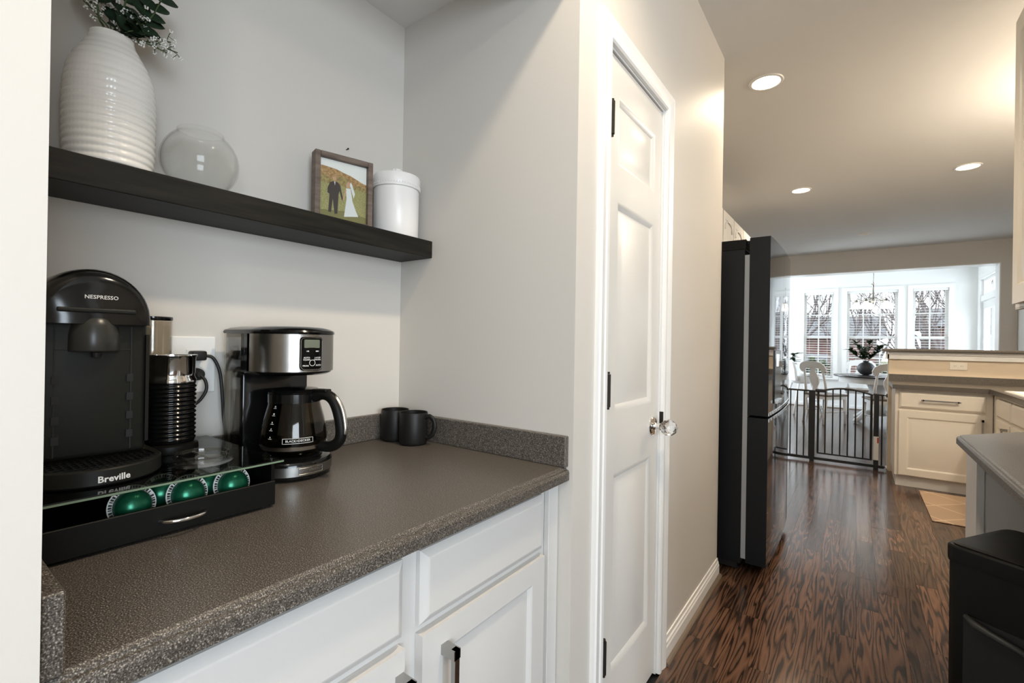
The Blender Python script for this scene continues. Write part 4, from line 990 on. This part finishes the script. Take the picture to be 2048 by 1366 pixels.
for z in (.742, .032):
    f = obj('wall_bolt', tube(B(), [(gx(.225), 0, z), (gx(.246), 0, z)], .005, 8), 'gate_black', gt); obj('bolt_cup', tube(B(), [(gx(.2465), 0, z), (gx(.2545), 0, z)], .018, 14), 'gate_black' if z > .5 else 'gate_white', f)
for x in (-.9, -.37, .17): obj('foot', boxes([(gx(x)-.02, gx(x)+.02, -.02, .02, 0, .0178)]), 'gate_black', gt)

# ------------------------------------------------------------------ breakfast table and chairs
TX, TY, TZ = .30, 9.68, .762
tb = thing('dining_table', 'round pedestal table with a dark top and white base in the nook', 'table', (TX, TY, 0))
obj('tabletop', lathe(B(), [(0, TZ-.026), (.60, TZ-.026), (.612, TZ-.015), (.61, TZ-.003), (.60, TZ), (0, TZ)], 56), 'table_dark', tb, .6)
obj('apron', lathe(B(), [(.50, TZ-.12), (.53, TZ-.12), (.54, TZ-.0265), (.50, TZ-.0265)], 48, close=True), 'chair_white', tb, .6)
obj('pedestal', lathe(B(), [(0, .12), (.13, .12), (.14, .2), (.17, .3), (.155, .42), (.12, .52), (.15, .60), (.19, .65), (.24, .67), (.24, TZ-.027), (0, TZ-.027)], 36), 'chair_white', tb, .9)
for k in range(4):
    a = PI/4+k*PI/2; d = Vector((math.cos(a), math.sin(a), 0))
    obj('foot', tube(B(), [d*.08+Vector((0, 0, .2)), d*.22+Vector((0, 0, .16)), d*.36+Vector((0, 0, .065)), d*.44+Vector((0, 0, .032))], [.05, .045, .035, .03], 10), 'chair_white', tb, 3.)
def chair_parts(t):
    bm = B(); box(bm, -.22, .22, -.20, .22, .435, .465, .010, 2); obj('seat', bm, 'seat_wood', t)
    obj('seat_rail', boxes([(-.20, .20, -.19, -.17, .385, .4345), (-.20, .20, .18, .20, .385, .4345), (-.20, -.18, -.1695, .1795, .385, .4345), (.18, .20, -.1695, .1795, .385, .4345)]), 'chair_white', t)
    for s in (-1, 1):
        obj('leg', tube(B(), [(s*.185, .185, .384), (s*.185, .19, .2), (s*.188, .195, 0)], [.022, .019, .015], 10), 'chair_white', t, 3.)
        obj('leg', tube(B(), [(s*.18, -.185, .384), (s*.18, -.20, .2), (s*.182, -.235, 0)], [.022, .019, .016], 10), 'chair_white', t, 3.)
        obj('back_post', tube(B(), [(s*.18, -.185, .466), (s*.178, -.20, .62), (s*.165, -.235, .80), (s*.16, -.25, .885)], [.022, .018, .016, .015], 10), 'chair_white', t, 3.)
    cre = [(-.14, .86), (-.10, .875), (0, .88), (.10, .875), (.14, .86), (.155, .82), (.185, .805), (.22, .825), (.235, .87), (.215, .925), (.16, .965), (.08, .985), (0, .99), (-.08, .985), (-.16, .965), (-.215, .925), (-.235, .87), (-.22, .825), (-.185, .805), (-.155, .82)]
    fn = lambda u, v, d: (u, -.235-.3*(v-.80)+d, v)
    obj('crest_rail', prism(B(), cre, fn, -.013, .013), 'chair_white', t, .5)
    spl = [(-.05, .466), (.05, .466), (.055, .52), (.035, .57), (.075, .65), (.085, .72), (.06, .79), (.04, .84), (.06, .878), (-.06, .878), (-.04, .84), (-.06, .79), (-.085, .72), (-.075, .65), (-.035, .57), (-.055, .52)]
    fs = lambda u, v, d: (u, -.185-.10*(v-.466)-.12*max(0, v-.6)+d, v)
    obj('splat', prism(B(), spl, fs, -.008, .008), 'chair_white', t)
    for s in (-1, 1): obj('stretcher', tube(B(), [(s*.184, -.2, .19), (s*.185, .19, .19)], .010, 8), 'chair_white', t, 3.)
ch = thing('dining_chair', 'white scroll-back chair standing left of the table, behind the gate latch', 'chair', (-.40, 9.10, 0), math.radians(-38), 'white chairs around the nook table'); chair_parts(ch)
for x, y, a, lab in ((.345, 8.93, 16, 'white scroll-back chair half hidden by the end of the bar top'), (.06, 10.62, 178, 'white chair on the window side of the table, behind the charcoal vase')):
    c2 = copy_tree(ch); c2.location = (x, y, 0); c2.rotation_euler = (0, 0, math.radians(a)); c2['label'] = lab
hc = thing('high_chair', 'white baby high chair with a tray, left of the scroll-back chair', 'high chair', (-.80, 10.1, 0), math.radians(-60))
for sx in (-1, 1):
    for sy in (-1, 1): obj('leg', tube(B(), [(sx*.13, sy*.11, .545), (sx*.24, sy*.24, 0)], [.02, .016], 10), 'chair_white', hc, 3.)
bm = B(); R = []
for z, s in ((.546, .7), (.56, .85), (.60, .95), (.68, 1.0)): R.append([(.19*s*math.cos(2*PI*k/24), .18*s*math.sin(2*PI*k/24), z) for k in range(24)])
obj('seat_shell', loft(bm, R), 'chair_white', hc, .8)
bm = B(); prism(bm, [(-.17, .60), (.17, .60), (.18, .80), (.15, .93), (.08, .97), (-.08, .97), (-.15, .93), (-.18, .80)], lambda u, v, d: (u, -.17-.15*(v-.6)+d, v), -.02, .02); obj('backrest', bm, 'chair_white', hc, .5)
bm = B(); R = []
for z, s in ((.70, .9), (.702, 1.0), (.725, 1.04), (.722, .98), (.708, .93)): R.append([(.27*s*math.cos(2*PI*k/28), .14+.17*s*math.sin(2*PI*k/28), z) for k in range(28)])
obj('tray', loft(bm, R), 'chair_white', hc, .6)
obj('footrest', boxes([(-.19, .19, .13, .23, .24, .258)]), 'chair_white', hc)

tray = thing('place_mat', 'thin round black mat under the charcoal vase on the table', 'place mat', (.13, 9.55, TZ))
obj('mat_disc', lathe(B(), [(0, 0), (.20, 0), (.203, .004), (.20, .008), (0, .008)], 40), 'table_dark', tray, .6); obj('mat_edge', lathe(B(), [(.203, .001), (.207, .001), (.207, .008), (.203, .008)], 40, close=True), 'table_dark', tray, .6)
tv = thing('round_vase', 'round charcoal vase in the middle of the breakfast table', 'vase', (.13, 9.55, TZ+.0082))
pv = [(0, 0), (.055, 0)] + [(.118*math.cos(a), .105+.108*math.sin(a)) for a in [-1.25+.185*k for k in range(14)]] + [(.036, .212), (.040, .222), (.034, .222), (.030, .21), (.09, .15), (.10, .08), (0, .02)]
obj('vase_body', lathe(B(), pv, 44), 'vase_charcoal', tv, 1.)
obj('vase_neck', lathe(B(), [(.037, .2225), (.042, .2225), (.043, .228), (.037, .228)], 28, close=True), 'vase_charcoal', tv, .7)
def leafy(name, label, base, n, h, spread, ls, seed, cat='plant', loc=None, upw=.4):
    rnd = random.Random(seed); t = thing(name, label, cat, base)
    for k in range(n):
        a = 2*PI*k/n+rnd.random(); tip = Vector((spread*rnd.uniform(.5, 1)*math.cos(a), spread*rnd.uniform(.5, 1)*math.sin(a), h*rnd.uniform(.65, 1)))
        P = catmull([(0, 0, 0), (tip.x*.15, tip.y*.15, h*.35), (tip.x*.6, tip.y*.6, tip.z*.75), tuple(tip)], 6)
        s = obj('stem', tube(B(), P, .003, 5), 'bark', t, 3.)
        lb_ = B()
        for i in range(7, len(P)):
            for sg in (-1, 1):
                d = (P[i]-P[i-1]).normalized(); d = d*.6+Vector((rnd.uniform(-1, 1), rnd.uniform(-1, 1), rnd.uniform(-.2, .6)*upw*2))
                leaf(lb_, P[i], d, ls*rnd.uniform(.7, 1.2), ls*.24)
        obj('leaves', thicken(lb_, .0008), 'leaf_dark', s, 3.)
    return t
leafy('olive_branches', 'dark green leafy branches standing in the charcoal vase', (.13, 9.55, TZ+.06), 7, .52, .26, .095, 21)
pl = leafy('potted_plant', 'trailing green houseplant peeking out right behind the fridge edge', (-1.25, 10.85, .46), 6, .62, .34, .15, 33, upw=-.3)
obj('plant_pot', lathe(B(), [(0, -.14), (.09, -.14), (.12, .02), (.11, .02), (.085, -.12), (0, -.02)], 28), 'chair_white', pl, .7)
ps = thing('plant_stand', 'slim white plant stand beside the nook window wall', 'stand', (-1.25, 10.85, 0))
obj('stand_top', lathe(B(), [(0, .30), (.14, .30), (.14, .318), (0, .318)], 28), 'chair_white', ps, .6)
for k in range(3): a = 2*PI*k/3+.4; obj('leg', tube(B(), [(.11*math.cos(a), .11*math.sin(a), .299), (.14*math.cos(a), .14*math.sin(a), 0)], .010, 8), 'chair_white', ps, 3.)

# ------------------------------------------------------------------ chandelier
cl = thing('chandelier', 'nickel chandelier with glowing bell shades over the breakfast table', 'chandelier', (.215, 9.75, ZNK))
obj('canopy', lathe(B(), [(0, -.03), (.05, -.03), (.065, -.012), (.068, 0), (0, 0)], 28), 'nickel', cl, .7)
obj('rod', tube(B(), [(0, 0, -.03), (0, 0, -.40)], .006, 8), 'nickel', cl, 3.)
obj('column', lathe(B(), [(0, -.40), (.035, -.40), (.018, -.42), (.013, -.45), (.013, -.60), (.022, -.63), (.028, -.67), (.014, -.72), (0, -.74)], 20), 'nickel', cl, .9)
for k in range(5):
    a = 2*PI*k/5+.5; d = Vector((math.cos(a), math.sin(a), 0))
    arm = obj('arm', tube(B(), catmull([Vector((0, 0, -.60)), d*.06+Vector((0, 0, -.66)), d*.14+Vector((0, 0, -.68)), d*.20+Vector((0, 0, -.64)), d*.225+Vector((0, 0, -.665))], 5), .006, 8), 'nickel', cl, 3.)
    e = d*.225
    obj('shade_cup', lathe(B(), [(0, -.66), (.018, -.66), (.026, -.70), (0, -.70)], 18, e), 'nickel', arm, .7)
    obj('shade', lathe(B(), [(.024, -.7005), (.035, -.715), (.055, -.75), (.080, -.79), (.090, -.80), (.086, -.80), (.052, -.752), (.03, -.716), (.02, -.705)], 26, e), 'shade_glow', arm, .9)

# ------------------------------------------------------------------ right-hand counter, cabinet, trash can
rc_ = thing('countertop', 'grey speckled counter with a clipped corner at the right edge, above the trash can', 'countertop', (.60, 1.9, ZCT))
out = [(.306, 1.0), (.306, 2.405), (.555, 2.715), (.955, 2.715), (.955, 1.0)]
def inset(P, d):
    n = len(P); R = []
    for i in range(n):
        p0, p1, p2 = Vector(P[i-1]), Vector(P[i]), Vector(P[(i+1) % n]); e1 = (p1-p0).normalized(); e2 = (p2-p1).normalized()
        n1 = Vector((e1.y, -e1.x)); n2 = Vector((e2.y, -e2.x)); b2 = (n1+n2)/(1+n1.dot(n2)); R.append(p1+b2*d)
    return R
R = [[(p.x-.60, p.y-1.9, z) for p in inset(out, d)] for d, z in ((.004, -.038), (0, -.034), (0, -.014), (.003, -.0075), (.008, -.0072), (.010, -.003), (.015, 0))]
obj('worktop', loft(B(), R), 'laminate', rc_)
sp_ = thing('side_panel', 'light grey cabinet end panel under the clipped counter corner', 'cabinet panel', (.66, 2.46, 0))
obj('panel_board', boxes([(-.268, .295, 0, .018, 0, ZCT-.0385)]), 'cabinet_side', sp_)
obj('edge_stile', boxes([(-.290, -.2685, -.004, .20, 0, ZCT-.0385)]), 'cabinet_white', sp_)
obj('screw_hole', tube(B(), [(-.19, -.0012, .40), (-.19, .0005, .40)], .004, 10), 'black_dark', sp_)
obj('support_panel', boxes([(.35, .95, 1.02, 1.04, 0, ZCT-.0385)]), 'cabinet_side', sp_); sp_.children[-1].location = (-.66, -2.46, 0)
uc = thing('wall_cabinet', 'tall cream wall cabinet cut by the right edge of the photo', 'cabinet', (.745, 2.35, 1.385))
obj('carcass', boxes([(-.205, .2145, -.40, .405, 0, 1.15)]), 'cabinet_cream', uc)
obj('face_frame', boxes([(-.2245, -.2055, -.40, .405, 0, 1.15)]), 'cabinet_cream', uc)
du = obj('door', paneled(B(), lambda u, v, d: (-.245-d, u, v), -.395, .345, .012, 1.14, [(-.33, .28, .08, 1.07)], .0195, .009, .012, .006, .03, .007), 'cabinet_cream', uc, .35)
bar_pull(du, lambda u, v, d: (-.245-d, u, v), -.36, .04, -.36, .18)
obj('light_rail', boxes([(-.2245, -.21, -.40, .405, -.008, -.0004)]), 'cabinet_side', uc)

tc_ = thing('trash_can', 'black step trash can with rounded corners at the lower right', 'trash can', (.418, 1.948, 0), math.radians(-33))
def rr(hx, hy, rad, z, n=6, bow=0.):
    P = []
    for cx, cy, a0 in ((hx-rad, hy-rad, 0), (-hx+rad, hy-rad, PI/2), (-hx+rad, -hy+rad, PI), (hx-rad, -hy+rad, 1.5*PI)):
        for k in range(n+1): a = a0+PI/2*k/n; P.append((cx+rad*math.cos(a), cy+rad*math.sin(a)+bow*(1-(cx/hx)**2) if cy > 0 else cy+rad*math.sin(a), z))
    return P
hx, hy = .135, .165
obj('bin_body', loft(B(), [rr(hx-.008, hy-.008, .03, .0), rr(hx-.004, hy-.004, .03, .02), rr(hx-.003, hy-.003, .03, .592)]), 'black_matte', tc_, .6)
lt = obj('lid_rim', loft(B(), [rr(hx, hy, .032, .593), rr(hx+.001, hy+.001, .032, .60), rr(hx+.001, hy+.001, .032, .636), rr(hx-.003, hy-.003, .03, .641)]), 'black_matte', tc_, .6)
obj('lid_plate', loft(B(), [rr(hx-.010, hy-.010, .026, .6412), rr(hx-.010, hy-.010, .026, .6445), rr(hx-.012, hy-.012, .025, .6455)]), 'black_matte', lt, .6)
obj('lid_seam', loft(B(), [rr(hx-.0025, hy-.0025, .03, .5922), rr(hx-.0025, hy-.0025, .03, .5929)]), 'nickel', tc_)
obj('back_recess', boxes([(-.085, .10, -hy-.0006, -hy+.004, .04, .455)]), 'black_dark', tc_)
hg = obj('hinge_arm', tube(B(), [(-.08, -hy-.004, .455), (-.055, -hy-.010, .442), (-.02, -hy-.012, .435), (.10, -hy-.012, .415)], [.006, .011, .009, .009], 10), 'bag_dark', tc_, 3.)
obj('hinge_pin', tube(B(), [(.05, -hy-.0125, .4235), (.085, -hy-.0125, .418)], .010, 10), 'steel', hg, 3.)
obj('pedal', boxes([(-.05, .05, hy, hy+.05, .012, .024)]), 'steel', tc_)

# ------------------------------------------------------------------ outdoors
gnd = struct('ground', boxes([(-40, 40, 11.7, 80, -.9, -.6)]), 'lawn', label='winter lawn outside the nook windows')
def house(name, label, x0, x1, y0, y1, h, ridge, m):
    t = thing(name, label, 'house', ((x0+x1)/2, (y0+y1)/2, -.6)); hx, hy = (x1-x0)/2, (y1-y0)/2
    obj('house_walls', boxes([(-hx, hx, -hy, hy, 0, h)]), m, t)
    bm = B(); prism(bm, [(-hy-.5, h+.001), (hy+.5, h+.001), (0, ridge)], lambda u, v, d: (d, u, v), -hx-.4, hx+.4); obj('roof', bm, 'roof_slate', t)
    n = max(2, int((x1-x0)/3.2))
    for k in range(n):
        for z in (1.0, 3.8):
            if z+1.5 > h: continue
            x = -hx+(k+.5)*2*hx/n; w = obj('house_window', boxes([(x-.55, x+.55, -hy-.06, -hy-.001, z, z+1.5)]), 'trim_white', t); obj('pane', boxes([(x-.47, x+.47, -hy-.075, -hy-.061, z+.08, z+.70), (x-.47, x+.47, -hy-.075, -hy-.061, z+.80, z+1.42)]), 'house_window', w)
    return t
house('brick_house', 'brown brick house seen through the left and middle nook windows', -10, .8, 29, 37, 2.3, 3.6, 'brick')
house('brick_house', 'red brick house seen through the right nook window', 3.2, 12, 30, 38, 2.9, 4.0, 'brick')
shd = thing('garden_shed', 'low blue-grey shed outside, behind the left window', 'shed', (-1.9, 17.5, -.6))
obj('shed_walls', boxes([(-1.1, 1.1, -.8, .8, 0, 1.25)]), 'siding_blue', shd); obj('shed_roof', prism(B(), [(-1.0, 1.251), (1.0, 1.251), (0, 1.6)], lambda u, v, d: (d, u, v), -1.2, 1.2), 'roof_slate', shd)
def shrub(label, x, y, r, h, seed):
    rnd = random.Random(seed); t = thing('evergreen_shrub', label, 'shrub', (x, y, -.6), group='shrubs outside the nook'); bm = B()
    for k in range(420):
        d = Vector((rnd.gauss(0, 1), rnd.gauss(0, 1), rnd.gauss(0, 1))).normalized()*rnd.uniform(.75, 1); p = Vector((d.x*r, d.y*r, h*.5+d.z*h*.48)); leaf(bm, p, d+Vector((0, 0, .3)), .16, .05)
    f = obj('foliage', bm, 'hedge', t, 3.); f['kind'] = 'stuff'; obj('trunk', tube(B(), [(0, 0, 0), (0, 0, h*.6)], .05, 6), 'bark', t)
shrub('round evergreen shrub outside the left nook window', -.95, 15.2, .7, 1.5, 1); shrub('evergreen shrub outside the middle nook window', .75, 16.0, .8, 1.4, 2); shrub('evergreen shrub outside the right nook window', 1.95, 15.5, .8, 1.5, 3)
def bare_tree(label, x, y, h, seed, lean=0.):
    rnd = random.Random(seed); t = thing('bare_tree', label, 'tree', (x, y, -.6), group='bare winter trees outside'); tr_ = B(); br_ = B()
    def grow(bm, p, d, ln, r, lev):
        q = p; pts = [p]; dd = d
        for k in range(3):
            dd = (dd+Vector((rnd.uniform(-.22, .22), rnd.uniform(-.22, .22), rnd.uniform(-.05, .16)))).normalized(); q = q+dd*ln/3; pts.append(q)
        tube(bm, pts, [r, r*.88, r*.76, r*.62], 5 if lev < 2 else 3, lev == 0)
        if lev >= 5: return
        nb = 3 if lev < 3 else 2
        for k in range(nb):
            b0 = pts[3] if k == 0 else pts[rnd.choice((1, 2, 3))]
            nd = (dd+Vector((rnd.uniform(-1, 1), rnd.uniform(-.8, .8), rnd.uniform(-.3, .7)))*.85).normalized(); grow(br_, b0, nd, ln*rnd.uniform(.62, .82), r*.58, lev+1)
    grow(tr_, Vector((0, 0, 0)), Vector((lean, 0, 1)).normalized(), h*.30, h*.016, 0)
    obj('trunk', tr_, 'bark', t, 3.); obj('branches', br_, 'bark', t, 3.)
bare_tree('bare tree with fine twigs outside the left nook window', -1.9, 20, 6.5, 2); bare_tree('bare tree between the left and middle nook windows', -.5, 22, 6.0, 9)
bare_tree('spreading bare tree outside the middle nook window', 1.35, 17.5, 5.5, 4, .25); bare_tree('bare tree with thick limbs outside the right nook window', 2.35, 17.0, 5.6, 12, -.25); bare_tree('slender bare tree far behind the right window', 3.6, 22, 7, 17)
bare_tree('low spreading bare tree in the middle of the middle window view', .75, 24, 6, 23, -.1); bare_tree('bare tree at the left edge of the left window view', -3.0, 24, 7, 29, .1); bare_tree('bare tree in front of the red brick house', 2.2, 26, 6.5, 31)
bpy.context.view_layer.update()
